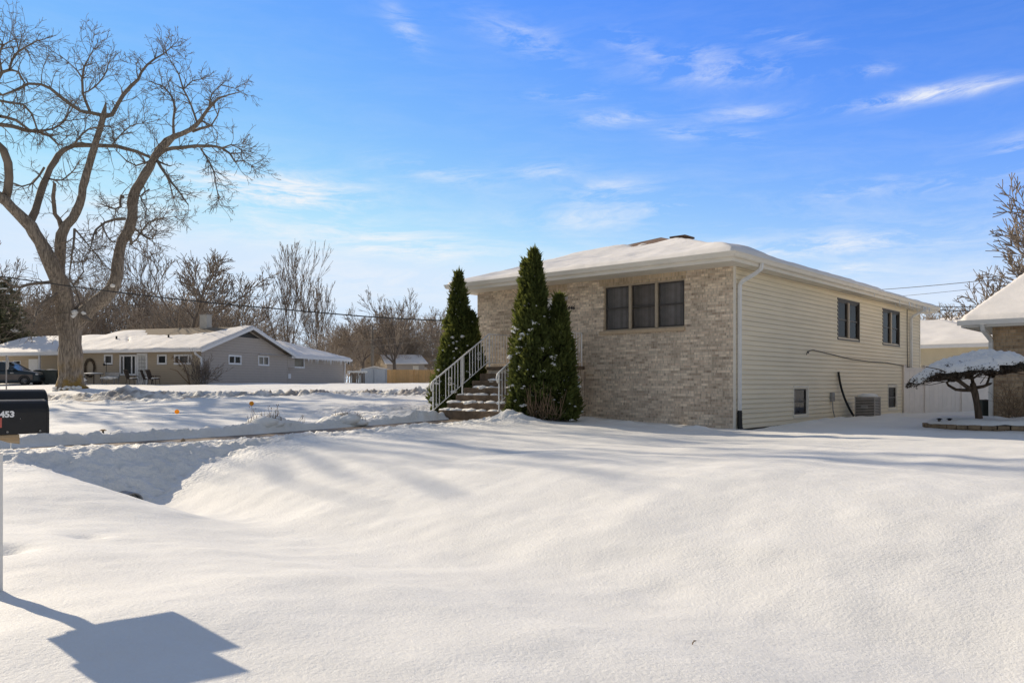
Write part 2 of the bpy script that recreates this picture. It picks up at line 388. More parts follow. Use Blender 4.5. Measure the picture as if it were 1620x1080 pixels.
def bark_mat(name, dark, light, scale=3.0, moss=False):
    m = bpy.data.materials.new(name); nt, N, L = nodes_of(m)
    b = N['Principled BSDF']; b.inputs['Roughness'].default_value = .9; b.inputs['Specular IOR Level'].default_value = .15
    tc = N.new('ShaderNodeTexCoord'); mp = N.new('ShaderNodeMapping'); mp.inputs['Scale'].default_value = (3.0, 3.0, .45); L.new(tc.outputs['Object'], mp.inputs['Vector'])
    nz = N.new('ShaderNodeTexNoise'); nz.inputs['Scale'].default_value = scale; nz.inputs['Detail'].default_value = 6; nz.inputs['Roughness'].default_value = .65; L.new(mp.outputs[0], nz.inputs['Vector'])
    rp = N.new('ShaderNodeValToRGB'); rp.color_ramp.elements[0].position = .35; rp.color_ramp.elements[1].position = .65
    rp.color_ramp.elements[0].color = (*dark, 1); rp.color_ramp.elements[1].color = (*light, 1); L.new(nz.outputs['Fac'], rp.inputs['Fac'])
    col = rp.outputs['Color']
    if moss:
        sp = N.new('ShaderNodeSeparateXYZ'); L.new(tc.outputs['Object'], sp.inputs[0])
        mr = N.new('ShaderNodeMapRange'); mr.inputs['From Min'].default_value = 2.2; mr.inputs['From Max'].default_value = .3; L.new(sp.outputs['Z'], mr.inputs['Value'])
        n2 = N.new('ShaderNodeTexNoise'); n2.inputs['Scale'].default_value = 1.4; n2.inputs['Detail'].default_value = 4; L.new(tc.outputs['Object'], n2.inputs['Vector'])
        r2 = N.new('ShaderNodeMapRange'); r2.inputs['From Min'].default_value = .42; r2.inputs['From Max'].default_value = .6; L.new(n2.outputs['Fac'], r2.inputs['Value'])
        mu = N.new('ShaderNodeMath'); mu.operation = 'MULTIPLY'; L.new(mr.outputs[0], mu.inputs[0]); L.new(r2.outputs[0], mu.inputs[1])
        mx = N.new('ShaderNodeMix'); mx.data_type = 'RGBA'; L.new(mu.outputs[0], mx.inputs[0]); L.new(col, mx.inputs[6]); mx.inputs[7].default_value = (.30,.19,.05,1); col = mx.outputs[2]
    L.new(col, b.inputs['Base Color'])
    bp = N.new('ShaderNodeBump'); bp.inputs['Strength'].default_value = .8; bp.inputs['Distance'].default_value = .05; L.new(nz.outputs['Fac'], bp.inputs['Height']); L.new(bp.outputs['Normal'], b.inputs['Normal'])
    return m

def add_translucency(m, fac, tint):
    nt, N, L = nodes_of(m); p = N['Principled BSDF']; t = N.new('ShaderNodeBsdfTranslucent'); t.inputs['Color'].default_value = (*tint, 1)
    mx = N.new('ShaderNodeMixShader'); mx.inputs[0].default_value = fac; L.new(p.outputs[0], mx.inputs[1]); L.new(t.outputs[0], mx.inputs[2]); L.new(mx.outputs[0], N['Material Output'].inputs['Surface'])
M = {}
M['snow'] = snow_mat('settled_snow', grain=.42, dirty=True)
M['snow_cap'] = snow_mat('snow_cap', (.87,.86,.82), .5)
M['snow_roof'] = snow_mat('roof_snow', (.84,.81,.77), .35)
M['brick'] = brick_mat('tan_brick', (.85,.70,.52), (.53,.395,.28), (.66,.565,.44), streak=.28)
M['brick_side'] = brick_mat('tan_brick_return', (.85,.70,.52), (.53,.395,.28), (.66,.565,.44), axis='sum', streak=.3)
M['brick2'] = brick_mat('ochre_brick', (.54,.39,.24), (.36,.24,.14), (.40,.34,.26), bw=.23, rh=.085, streak=.25)
M['soldier'] = brick_mat('soldier_brick', (.62,.48,.31), (.48,.35,.22), (.5,.42,.32), bw=.0677, rh=.5, streak=.15)
M['sill'] = mat('limestone_sill', (.56,.42,.27), .8, var=.1, vscale=8, bump=.2)
M['siding'] = mat('cream_vinyl_siding', (.86,.755,.56), .55, var=.06, vscale=1.2, stretch=(.4,.4,3))
def lap_shade(m, pitch, off, amount, width):
    # shadow line painted into the colour along the lower lip of every lapped course
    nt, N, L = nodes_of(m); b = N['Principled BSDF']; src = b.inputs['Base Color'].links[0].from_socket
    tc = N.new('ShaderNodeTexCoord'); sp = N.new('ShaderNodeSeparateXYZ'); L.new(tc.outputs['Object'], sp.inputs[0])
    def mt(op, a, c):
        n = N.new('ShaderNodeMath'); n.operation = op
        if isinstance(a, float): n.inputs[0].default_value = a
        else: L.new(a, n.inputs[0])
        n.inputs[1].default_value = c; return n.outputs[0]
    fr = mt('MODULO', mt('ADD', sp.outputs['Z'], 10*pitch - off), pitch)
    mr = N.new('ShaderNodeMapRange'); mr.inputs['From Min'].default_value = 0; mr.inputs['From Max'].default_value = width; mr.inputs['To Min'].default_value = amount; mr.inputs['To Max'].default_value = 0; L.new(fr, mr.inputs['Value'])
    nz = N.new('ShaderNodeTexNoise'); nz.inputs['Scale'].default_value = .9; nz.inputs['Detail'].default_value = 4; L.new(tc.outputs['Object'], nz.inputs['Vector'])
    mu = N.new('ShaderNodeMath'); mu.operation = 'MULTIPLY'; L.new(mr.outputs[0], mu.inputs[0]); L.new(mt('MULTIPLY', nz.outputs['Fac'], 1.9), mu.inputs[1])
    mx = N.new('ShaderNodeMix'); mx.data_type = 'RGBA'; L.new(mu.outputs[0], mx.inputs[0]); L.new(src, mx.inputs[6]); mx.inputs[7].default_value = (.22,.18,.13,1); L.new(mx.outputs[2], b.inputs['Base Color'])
lap_shade(M['siding'], .127, -.02, .42, .035)
M['cream'] = mat('cream_aluminium', (.78,.72,.61), .5, var=.05, vscale=2)
M['soffit'] = mat('soffit_panel', (.74,.68,.56), .7, var=.05, vscale=3)
M['white'] = mat('white_paint', (.76,.75,.72), .45, var=.05, vscale=4)
M['gutter_white'] = mat('white_gutter_metal', (.70,.68,.63), .4, var=.06, vscale=3)
M['bronze'] = mat('bronze_frame', (.055,.045,.036), .45, var=.2, vscale=9)
M['tanframe'] = mat('tan_frame', (.42,.34,.24), .5, var=.08, vscale=9)
M['pane'] = glass_mat('window_glass', (.62,.61,.60), .0, (.5,.5,.5))
M['pane_dark'] = glass_mat('dark_window_glass', (.5,.5,.5), .0, (.55,.55,.55))
M['blind'] = mat('vertical_blind', (.36,.33,.31), .8, var=.12, vscale=5, island=.45)
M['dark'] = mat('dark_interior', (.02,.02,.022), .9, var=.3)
M['curtain'] = mat('curtain', (.22,.21,.21), .9, var=.25, vscale=3, stretch=(6,6,.6))
M['shingle'] = mat('brown_shingle', (.17,.105,.065), .95, var=.3, vscale=12, bump=.5)
M['shingle_tan'] = mat('tan_shingle', (.235,.19,.135), .95, var=.15, vscale=14, bump=.4, stretch=(1,1,1))
M['concrete'] = mat('old_concrete', (.145,.102,.064), .9, var=.35, vscale=5, bump=.4, bscale=30)
M['walk'] = mat('wet_concrete_walk', (.20,.15,.10), .7, var=.3, vscale=3, bump=.2)
M['asphalt'] = mat('salted_asphalt', (.30,.245,.185), .8, var=.3, vscale=2.5, bump=.2)
M['rail'] = mat('white_iron_rail', (.86,.84,.80), .45, var=.1, vscale=12)
M['black'] = mat('black_enamel', (.006,.006,.007), .5, var=.4, vscale=18, bump=.05)
M['black_plastic'] = mat('black_plastic', (.012,.012,.012), .5, var=.3, vscale=9)
M['red'] = mat('faded_red_flag', (.50,.11,.08), .5, var=.1)
M['wood'] = mat('weathered_board', (.42,.31,.19), .85, var=.2, vscale=9, stretch=(1,8,8), bump=.2)
M['white_num'] = mat('white_vinyl_number', (.85,.85,.85), .5, var=.02)
M['galv'] = mat('galvanised_steel', (.33,.32,.31), .45, .6, var=.15, vscale=9)
M['grey_metal'] = mat('taupe_condenser_steel', (.46,.41,.36), .5, .1, var=.12, vscale=6)
M['orange'] = mat('amber_reflector', (.92,.46,.02), .4, var=.06)
add_translucency(M['orange'], .5, (.95,.50,.03))
M['vinyl'] = mat('white_vinyl_fence', (.80,.735,.67), .5, var=.05, vscale=3)
M['stone'] = mat('tan_edging_stone', (.30,.215,.13), .9, var=.3, vscale=7, bump=.5, island=.3)
M['cedar'] = mat('new_cedar_board', (.62,.37,.15), .8, var=.14, vscale=5, stretch=(5,5,.6), island=.10)
M['siding_tan'] = mat('taupe_siding', (.46,.375,.27), .75, var=.05, vscale=2, stretch=(.4,.4,6))
M['siding_grey'] = mat('grey_shingle_siding', (.45,.40,.355), .8, var=.07, vscale=4, stretch=(.5,.5,6))
lap_shade(M['siding_tan'], .16, -.2, .30, .06); lap_shade(M['siding_grey'], .20, -.2, .32, .07)
M['trim'] = mat('white_trim', (.74,.74,.74), .5, var=.04)
M['car'] = mat('dark_teal_car_paint', (.028,.042,.05), .28, .3, var=.15, vscale=2, spec=.6)
M['car_glass'] = mat('car_glass', (.012,.018,.02), .22, var=.2, spec=.8)
M['car_lower'] = mat('road_salted_car_paint', (.13,.105,.09), .5, .1, var=.25, vscale=2)
M['tyre'] = mat('tyre_rubber', (.02,.02,.02), .85, var=.2)
M['rim'] = mat('alloy_rim', (.22,.22,.23), .35, .7, var=.1)
M['lamp_glass'] = mat('lamp_lens', (.62,.62,.60), .15, var=.08)
M['bin'] = mat('dark_green_bin_plastic', (.035,.045,.04), .6, var=.2)
M['wicker'] = mat('dark_brown_wicker', (.055,.04,.032), .8, var=.3, vscale=30)
M['wreath'] = mat('twig_wreath', (.10,.075,.05), .9, var=.4, vscale=18, island=.3)
M['bark_big'] = bark_mat('furrowed_bark', (.115,.095,.076), (.40,.335,.265), 5.0, moss=True)
M['bark_twig'] = mat('twig_bark', (.20,.165,.13), .9, var=.25, vscale=1.5)
M['bark_bg'] = mat('distant_bark', (.19,.155,.125), .95, var=.3, vscale=.4)
M['bark_thicket'] = mat('thicket_bark', (.37,.305,.24), .95, var=.35, vscale=.25)
M['bark_dark'] = bark_mat('pruned_tree_bark', (.06,.045,.033), (.15,.11,.08), 6.0)
M['yew'] = mat('dark_yew_leaf', (.05,.038,.024), .8, var=.4, vscale=5, island=.4)
M['arbor'] = mat('arborvitae_leaf', (.05,.078,.022), .7, var=.45, vscale=2.4, color2=(.105,.125,.035), island=.5, spec=.25)
add_translucency(M['arbor'], .38, (.20, .22, .05))
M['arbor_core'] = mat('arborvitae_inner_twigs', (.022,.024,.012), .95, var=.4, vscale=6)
M['spruce'] = mat('spruce_needle', (.15,.15,.085), .8, var=.4, vscale=1.2, island=.35)
M['dry'] = mat('dry_stems', (.20,.135,.08), .9, var=.3, vscale=9, island=.3)
M['pole'] = mat('weathered_pole', (.30,.26,.21), .9, var=.15)
M['wire'] = mat('black_wire', (.035,.033,.032), .6, var=.1)
M['ice'] = mat('icicle_ice', (.80,.84,.88), .12, var=.05, spec=.7)
M['beige_wall'] = mat('beige_garage_siding', (.54,.475,.345), .7, var=.05, vscale=2)
M['chimney'] = mat('pale_metal_chimney', (.48,.46,.41), .6, var=.1, vscale=4)
M['grey_fence'] = mat('grey_board_fence', (.50,.52,.54), .85, var=.12, vscale=4, stretch=(6,6,.5))
# ------------------------------------------------------------------ camera, sky, sun
cd = bpy.data.cameras.new('camera'); cam = bpy.data.objects.new('camera', cd); COL.objects.link(cam)
cam.location = (0, 0, EYE); cam.rotation_euler = (PI/2, 0, 0)
cd.sensor_width = 36; cd.lens = FPX/1620*36; cd.shift_y = (HZ - 540)/1620; cd.clip_start = .05; cd.clip_end = 4000
scene.camera = cam
scene.view_settings.view_transform = 'Standard'; scene.view_settings.look = 'None'; scene.view_settings.exposure = 0; scene.view_settings.gamma = 1
try: scene.cycles.max_bounces = 8; scene.cycles.transparent_max_bounces = 12; scene.cycles.sample_clamp_indirect = 8
except Exception: pass

SUN_EL = math.radians(26.5); E = math.radians(1.5)
hx_ = math.cos(E)*UX - math.sin(E)*VX; hy_ = math.cos(E)*UY - math.sin(E)*VY
SUN = Vector((hx_*math.cos(SUN_EL), hy_*math.cos(SUN_EL), math.sin(SUN_EL)))
ld = bpy.data.lights.new('sun', 'SUN'); ld.energy = 5.1; ld.angle = math.radians(.5); ld.color = (1.0, .855, .655)
sun = bpy.data.objects.new('sun', ld); COL.objects.link(sun); sun.rotation_euler = SUN.to_track_quat('Z', 'Y').to_euler(); sun.location = SUN*60

wd = bpy.data.worlds.new('World'); scene.world = wd; wd.use_nodes = True
nt = wd.node_tree; N = nt.nodes; L = nt.links
bg = N['Background']; bg.inputs['Strength'].default_value = .15
sky = N.new('ShaderNodeTexSky'); sky.sky_type = 'NISHITA'; sky.sun_disc = False
sky.sun_elevation = SUN_EL; sky.sun_rotation = math.atan2(SUN.x, SUN.y); sky.altitude = 200; sky.air_density = 1.0; sky.dust_density = 0.0; sky.ozone_density = 6.0
def mth(op, a, b=None, c=None):
    n = N.new('ShaderNodeMath'); n.operation = op
    for i, q in enumerate((a, b, c)):
        if q is None: continue
        if isinstance(q, (int, float)): n.inputs[i].default_value = q
        else: L.new(q, n.inputs[i])
    return n.outputs[0]
tc = N.new('ShaderNodeTexCoord'); sp = N.new('ShaderNodeSeparateXYZ'); L.new(tc.outputs['Generated'], sp.inputs[0])
X_, Y_, Z_ = sp.outputs
az = mth('ARCTAN2', X_, Y_); el = mth('ARCSINE', Z_)
# wispy high cloud: streaked noise, gathered where the photograph has it
cmb = N.new('ShaderNodeCombineXYZ')
L.new(mth('ADD', mth('MULTIPLY', az, 1.0), mth('MULTIPLY', el, -.25)), cmb.inputs[0]); L.new(mth('MULTIPLY', el, 5.0), cmb.inputs[1])
wn = N.new('ShaderNodeTexNoise'); wn.inputs['Scale'].default_value = 3.0; wn.inputs['Detail'].default_value = 3; L.new(cmb.outputs[0], wn.inputs['Vector'])
wv = N.new('ShaderNodeVectorMath'); wv.operation = 'MULTIPLY_ADD'; L.new(wn.outputs['Color'], wv.inputs[0]); wv.inputs[1].default_value = (.22,.34,.2); L.new(cmb.outputs[0], wv.inputs[2])
cn = N.new('ShaderNodeTexNoise'); cn.inputs['Scale'].default_value = 9.0; cn.inputs['Detail'].default_value = 11; cn.inputs['Roughness'].default_value = .66; cn.inputs['Lacunarity'].default_value = 2.2
L.new(wv.outputs[0], cn.inputs['Vector'])
def lobe(px, py, hw, hh, amp, tilt=0.0):
    a0 = math.atan((px-810)/FPX); q = math.hypot(FPX, px-810); e0 = math.atan((HZ-py)/q)
    sa = hw/FPX; se = hh/FPX
    da = mth('SUBTRACT', az, a0); de = mth('SUBTRACT', mth('SUBTRACT', el, e0), mth('MULTIPLY', da, tilt))
    d = mth('ADD', mth('POWER', mth('ABSOLUTE', mth('DIVIDE', da, sa)), 2), mth('POWER', mth('ABSOLUTE', mth('DIVIDE', de, se)), 2))
    return mth('MULTIPLY', mth('EXPONENT', mth('MULTIPLY', d, -1)), amp)
lobes = [(1465,150,90,9,1.7,.02), (1150,112,120,20,.66,-.05), (830,62,75,20,.62,-.3), (970,188,60,12,.75,.0), (1180,180,70,12,.6,-.05), (900,150,55,8,.7,0),
         (430,302,120,26,2.4,-.04), (640,388,120,20,1.3,-.06), (960,305,60,18,.95,.08), (860,270,50,12,.75,0), (1300,390,170,14,1.05,.02), (1350,425,40,8,.9,0),
         (700,275,90,14,.65,-.15), (640,45,30,20,.6,-.6), (1350,300,60,10,.6,.1), (350,355,240,22,.75,-.06), (1075,325,60,10,.6,0), (1250,60,50,8,.6,-.2), (1380,112,24,7,.9,0),
         (1080,85,60,8,.6,0), (990,65,40,12,.7,-.2), (930,345,110,16,.6,.05), (560,440,200,16,.6,0), (1620,240,30,18,.9,0), (1500,290,70,8,.6,.05), (1080,210,40,9,.7,-.1), (1170,218,30,9,.7,-.1)]
tot = None
for l in lobes:
    g = lobe(*l); tot = g if tot is None else mth('ADD', tot, g)
low = mth('MULTIPLY', mth('EXPONENT', mth('MULTIPLY', mth('POWER', mth('DIVIDE', mth('SUBTRACT', el, .09), .11), 2), -1)), .42)
mask = mth('ADD', mth('ADD', tot, low), .05)
cl = mth('MULTIPLY', mask, mth('MULTIPLY', mth('SUBTRACT', cn.outputs['Fac'], .42), 3.0))
cl = mth('MINIMUM', mth('MAXIMUM', cl, 0), .86)
hs = N.new('ShaderNodeHueSaturation'); hs.inputs['Saturation'].default_value = 1.12; hs.inputs['Value'].default_value = 2.1; hs.inputs['Hue'].default_value = .508
L.new(sky.outputs[0], hs.inputs['Color'])
# tone of the clear sky: deep blue high up, paling to the horizon without burning out
sc_ = N.new('ShaderNodeSeparateColor'); L.new(hs.outputs[0], sc_.inputs[0])
def tone(x, gain, power, top):
    y = mth('MULTIPLY', mth('POWER', mth('MULTIPLY', x, .15), power), gain)
    return mth('DIVIDE', mth('SMOOTH_MIN', y, top, .18), .15)
cc_ = N.new('ShaderNodeCombineColor')
L.new(tone(sc_.outputs[0], 1.5, 1.5, .68), cc_.inputs[0]); L.new(tone(sc_.outputs[1], .69, 1.12, .82), cc_.inputs[1]); L.new(tone(sc_.outputs[2], .74, 1.0, .99), cc_.inputs[2])
mx = N.new('ShaderNodeMix'); mx.data_type = 'RGBA'; L.new(cl, mx.inputs[0]); L.new(cc_.outputs[0], mx.inputs[6]); mx.inputs[7].default_value = (6.0, 6.15, 6.4, 1)
# unseen pale cloud added overhead and behind the camera as neutral fill light
def ramp(x, a, b):
    n = N.new('ShaderNodeMapRange'); n.interpolation_type = 'SMOOTHSTEP'; n.inputs['From Min'].default_value = a; n.inputs['From Max'].default_value = b; L.new(x, n.inputs['Value']); return n.outputs[0]
fill_veil = mth('MAXIMUM', ramp(el, .50, .80), ramp(mth('ABSOLUTE', az), .80, 1.25))
fill_veil = mth('MULTIPLY', fill_veil, mth('MINIMUM', mth('ADD', mth('MULTIPLY', cn.outputs['Fac'], .5), .55), .92))
m2 = N.new('ShaderNodeMix'); m2.data_type = 'RGBA'; L.new(fill_veil, m2.inputs[0]); L.new(mx.outputs[2], m2.inputs[6]); m2.inputs[7].default_value = (1.7, 1.85, 1.9, 1)
L.new(m2.outputs[2], bg.inputs['Color'])

# ------------------------------------------------------------------ snow-covered ground, one sheet to the horizon
def axis(parts):
    a = []
    for (x0, x1, d0, d1) in parts:
        x = x0
        while x < x1 - 1e-6:
            a.append(x); t = (x - x0)/(x1 - x0); x += d0 + (d1 - d0)*t
    a.append(parts[-1][1]); return np.array(a)
gx = axis([(-900, -120, 60, 14), (-120, -30, 8, .5), (-30, -15, .22, .09), (-15, -1.5, .052, .052), (-1.5, 13, .075, .09), (13, 30, .1, .4), (30, 120, .6, 12), (120, 900, 20, 60)])
gy = axis([(-60, -3, 6, .5), (-3, 2.4, .25, .06), (2.4, 9, .055, .06), (9, 20, .05, .07), (20, 22, .07, .085), (22, 42, .085, .13), (42, 60, .16, .5), (60, 160, .7, 10), (160, 1500, 14, 120)])
GX, GY = np.meshgrid(gx, gy)
GZ, GD = ground(GX, GY)
nx, ny = len(gx), len(gy)
idx = np.arange(nx*ny).reshape(ny, nx)
quads = np.stack([idx[:-1,:-1], idx[:-1,1:], idx[1:,1:], idx[1:,:-1]], -1).reshape(-1, 4)
gnd = raw_mesh('snow_ground', np.stack([GX, GY, GZ], -1).reshape(-1, 3), quads, M['snow'])
gnd.data.attributes.new('dirt', 'FLOAT', 'POINT').data.foreach_set('value', GD.ravel().astype(np.float32))
gnd.data.attributes.new('churn', 'FLOAT', 'POINT').data.foreach_set('value', churn(GX, GY).ravel().astype(np.float32))
tag(gnd, kind='structure')

def strip_sheet(name, m, org, ax, bx, a0, a1, b0, b1, da, db, lift):
    aa = np.arange(a0, a1, da); bb = np.arange(b0, b1 + 1e-6, db)
    A, B = np.meshgrid(aa, bb); X = org[0] + A*ax[0] + B*bx[0]; Y = org[1] + A*ax[1] + B*bx[1]
    Zs, _ = ground(X, Y, False)
    n1, n2 = len(aa), len(bb); ii = np.arange(n1*n2).reshape(n2, n1)
    q = np.stack([ii[:-1,:-1], ii[:-1,1:], ii[1:,1:], ii[1:,:-1]], -1).reshape(-1, 4)
    return raw_mesh(name, np.stack([X, Y, Zs + lift], -1).reshape(-1, 3), q, m)
path = strip_sheet('front_path', M['walk'], (0,0), (VX,VY), (UX,UY), -1.0, 17.0, WALK_R-.66, WALK_R+.60, .3, .21, -.02)
tag(path, kind='structure')
rd = strip_sheet('side_street', M['asphalt'], (0,0), (PX,PY), (QX,QY), -4, 70, 29.3, 33.0, .8, .37, -.055)
tag(rd, kind='structure')
# ------------------------------------------------------------------ our house: local x along the front wall to the right, y into the house
HC = Vector((5.6, 20.0, .364)); HROT = math.atan2(-.663, .748)
Wd, Dp, SOF = 9.0, 17.0, 4.126
house = thing('brick_house', 'raised ranch house with tan brick front, cream siding and snow covered hip roof', 'house', HC, HROT)
def HW(x, y, z): return HC + Matrix.Rotation(HROT, 3, 'Z') @ Vector((x, y, z))

def wp(wall, s, z, o):
    """point on a wall plane: s along it, z up, o outward"""
    return (s, -o, z) if wall == 'front' else (o, s, z)
def wbox(mb, wall, s0, s1, z0, z1, o0, o1):
    if wall == 'front': return mb.box(s0, s1, -o1, -o0, z0, z1)
    return mb.box(o0, o1, s0, s1, z0, z1)
def cells(s0, s1, z0, z1, holes):
    S = sorted({s0, s1, *[h[0] for h in holes], *[h[1] for h in holes]}); Z = sorted({z0, z1, *[h[2] for h in holes], *[h[3] for h in holes]})
    for i in range(len(S)-1):
        for j in range(len(Z)-1):
            cs, cz = (S[i]+S[i+1])/2, (Z[j]+Z[j+1])/2
            if not any(h[0] < cs < h[1] and h[2] < cz < h[3] for h in holes): yield S[i], S[i+1], Z[j], Z[j+1]
def reveal(mb, wall, h, depth):
    s0, s1, z0, z1 = h
    P = lambda s, z, o: wp(wall, s, z, o)
    mb.quad(P(s0,z0,0), P(s0,z0,-depth), P(s0,z1,-depth), P(s0,z1,0)); mb.quad(P(s1,z0,0), P(s1,z1,0), P(s1,z1,-depth), P(s1,z0,-depth))
    mb.quad(P(s0,z1,0), P(s0,z1,-depth), P(s1,z1,-depth), P(s1,z1,0)); mb.quad(P(s0,z0,0), P(s1,z0,0), P(s1,z0,-depth), P(s0,z0,-depth))

FW = (-3.98, -1.38, 2.64, 3.92)
DOOR = (-6.35, -5.4, 1.65, 3.72)
mb = MB()
for c in cells(-Wd, 0, -.3, SOF, [FW, DOOR]):
    mb.quad(*[wp('front', s, z, 0) for s, z in ((c[0],c[2]),(c[1],c[2]),(c[1],c[3]),(c[0],c[3]))])
reveal(mb, 'front', FW, .11); reveal(mb, 'front', DOOR, .11)
mb.build('front_wall', M['brick'], house)
mb = MB()
mb.quad((-Wd,0,-.3), (-Wd,Dp,-.3), (-Wd,Dp,SOF), (-Wd,0,SOF)); mb.quad((-Wd,Dp,-.3), (-.012,Dp,-.3), (-.012,Dp,SOF), (-Wd,Dp,SOF))
mb.build('back_wall', M['brick_side'], house)
# lapped siding
SIDE = [(7.44,9.46,2.61,3.87), (12.1,14.1,2.61,3.87), (3.83,4.88,.20,1.03), (12.72,13.8,.20,1.05)]
mb = MB(); zc = -.02; ch = .127
while zc < SOF:
    zt = min(zc + ch, SOF); cuts = [h for h in SIDE if h[2] - .02 < (zc+zt)/2 < h[3] + .02]
    s = .09
    for h in sorted(cuts) + [(Dp, Dp)]:
        if h[0] > s:
            mb.add([(.030,s,zc),(.030,h[0],zc),(.003,h[0],zt),(.003,s,zt),(.003,s,zc),(.003,h[0],zc)], [(0,1,2,3),(0,4,5,1)])
        s = max(s, h[1])
    zc += ch
for h in SIDE: reveal(mb, 'side', h, .09)
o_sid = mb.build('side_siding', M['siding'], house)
for (ya, yb) in ((0,.085),(Dp-.08,Dp)): mb = MB(); mb.box(0,.034,ya,yb,-.03,SOF); mb.build('corner_trim', M['cream'], house)
mb = MB(); mb.box(-.06,-.02,.1,Dp-.02,-.5,-.02); mb.build('foundation', M['dark'], house)

# lintel and sill of the big window
mb = MB(); wbox(mb, 'front', -4.12, -1.34, 3.925, 4.12, 0, .012); mb.build('lintel', M['soldier'], house); mb = MB(); wbox(mb, 'front', -6.5, -5.3, 3.9, 4.1, 0, .012); mb.build('lintel', M['soldier'], house)
mb = MB(); wbox(mb, 'front', -4.10, -1.36, 2.545, 2.635, 0, .055); mb.build('sill', M['sill'], house, bevel=.008)

def window_unit(wall, h, lights, frame_mat, inside, rec=.09, fw=.05, mull=.07, midrail=True, mullmat=None, slats=False, glass='pane', casing=None):
    s0, s1, z0, z1 = h
    fr = MB()
    if casing:   # frame proud of the wall
        wbox(fr, wall, s0-casing, s1+casing, z1, z1+casing, 0, .028); wbox(fr, wall, s0-casing, s1+casing, z0-casing, z0, 0, .034)
        wbox(fr, wall, s0-casing, s0, z0, z1, 0, .028); wbox(fr, wall, s1, s1+casing, z0, z1, 0, .028)
    wbox(fr, wall, s0, s1, z1-fw, z1, -rec, -rec+.05); wbox(fr, wall, s0, s1, z0, z0+fw, -rec, -rec+.05)
    wbox(fr, wall, s0, s0+fw, z0+fw, z1-fw, -rec, -rec+.05); wbox(fr, wall, s1-fw, s1, z0+fw, z1-fw, -rec, -rec+.05)
    win = fr.build('window', frame_mat, house)
    w = (s1 - s0 - 2*fw)/lights
    for k in range(1, lights): ml = MB(); wbox(ml, wall, s0+fw+w*k-mull/2, s0+fw+w*k+mull/2, z0+fw, z1-fw, -rec+.002, -rec+.075); ml.build('mullion', mullmat or frame_mat, win)
    for k in range(lights):
        a = s0+fw+w*k + (mull/2 if k else 0); b = s0+fw+w*(k+1) - (mull/2 if k < lights-1 else 0)
        sh = MB(); t = .035
        wbox(sh, wall, a, a+t, z0+fw, z1-fw, -rec+.006, -rec+.03); wbox(sh, wall, b-t, b, z0+fw, z1-fw, -rec+.006, -rec+.03)
        wbox(sh, wall, a+t, b-t, z1-fw-t, z1-fw, -rec+.006, -rec+.03); wbox(sh, wall, a+t, b-t, z0+fw, z0+fw+t, -rec+.006, -rec+.03)
        if midrail: wbox(sh, wall, a+t, b-t, (z0+z1)/2-.022, (z0+z1)/2+.022, -rec+.004, -rec+.034)
        sh.build('sash', M['bronze'], win)
        p = MB(); p.quad(*[wp(wall, s, z, -rec+.015) for s, z in ((a+t*.5,z0+fw),(b-t*.5,z0+fw),(b-t*.5,z1-fw),(a+t*.5,z1-fw))]); p.build('pane', M[glass], win)
        ins = MB()
        if slats:
            n = max(4, int((b-a)/.085)); q = (b-a)/n
            for i in range(n):
                x0 = a + q*i
                ins.add([wp(wall, x0, z0+.04, -rec-.05), wp(wall, x0+q*.97, z0+.04, -rec-.085), wp(wall, x0+q*.97, z1-.02, -rec-.085), wp(wall, x0, z1-.02, -rec-.05)], [(0,1,2,3)])
            ins.build('blind', M['blind'], win)
            ins = MB()
        else:
            n = 14; pts = [(a + (b-a)*.45*i/n, .02*math.sin(i*1.9)) for i in range(n+1)]
            for i in range(n):
                ins.quad(wp(wall, pts[i][0], z0+.03, -rec-.08+pts[i][1]), wp(wall, pts[i+1][0], z0+.03, -rec-.08+pts[i+1][1]), wp(wall, pts[i+1][0], z1-.02, -rec-.08+pts[i+1][1]), wp(wall, pts[i][0], z1-.02, -rec-.08+pts[i][1]))
            ins.build('curtain', M['curtain'], win, smooth=True)
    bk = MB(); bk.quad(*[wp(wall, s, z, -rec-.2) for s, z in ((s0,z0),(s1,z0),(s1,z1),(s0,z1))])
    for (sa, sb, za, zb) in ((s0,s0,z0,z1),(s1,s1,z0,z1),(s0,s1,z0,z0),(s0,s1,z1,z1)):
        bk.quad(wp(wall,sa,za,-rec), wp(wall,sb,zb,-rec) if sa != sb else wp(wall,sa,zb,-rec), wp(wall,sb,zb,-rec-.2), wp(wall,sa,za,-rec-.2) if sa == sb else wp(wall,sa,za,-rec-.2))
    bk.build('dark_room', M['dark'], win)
    return win
window_unit('front', FW, 3, M['tanframe'], None, rec=.10, fw=.035, mull=.085, mullmat=M['tanframe'], slats=True)
for h in SIDE[:2]: window_unit('side', h, 2, M['bronze'], None, rec=.05, fw=.05, mull=.13, mullmat=M['tanframe'], casing=.05, glass='pane_dark')
for h in SIDE[2:]: window_unit('side', h, 1, M['cream'], None, rec=.05, fw=.045, casing=.05, glass='pane_dark')
# front door behind the evergreen
d = MB(); wbox(d, 'front', -6.31, -5.44, 1.66, 3.68, -.1, -.06); dr = d.build('door', M['white'], house)
d = MB(); wbox(d, 'front', -6.2, -5.55, 2.7, 3.5, -.062, -.05); d.build('pane', M['pane_dark'], dr)
d = MB(); d.lathe([(0,0),(.035,.01),(.03,.05),(0,.06)], (-5.54,.0,2.65), 12, 'y'); d.build('handle', M['galv'], dr)

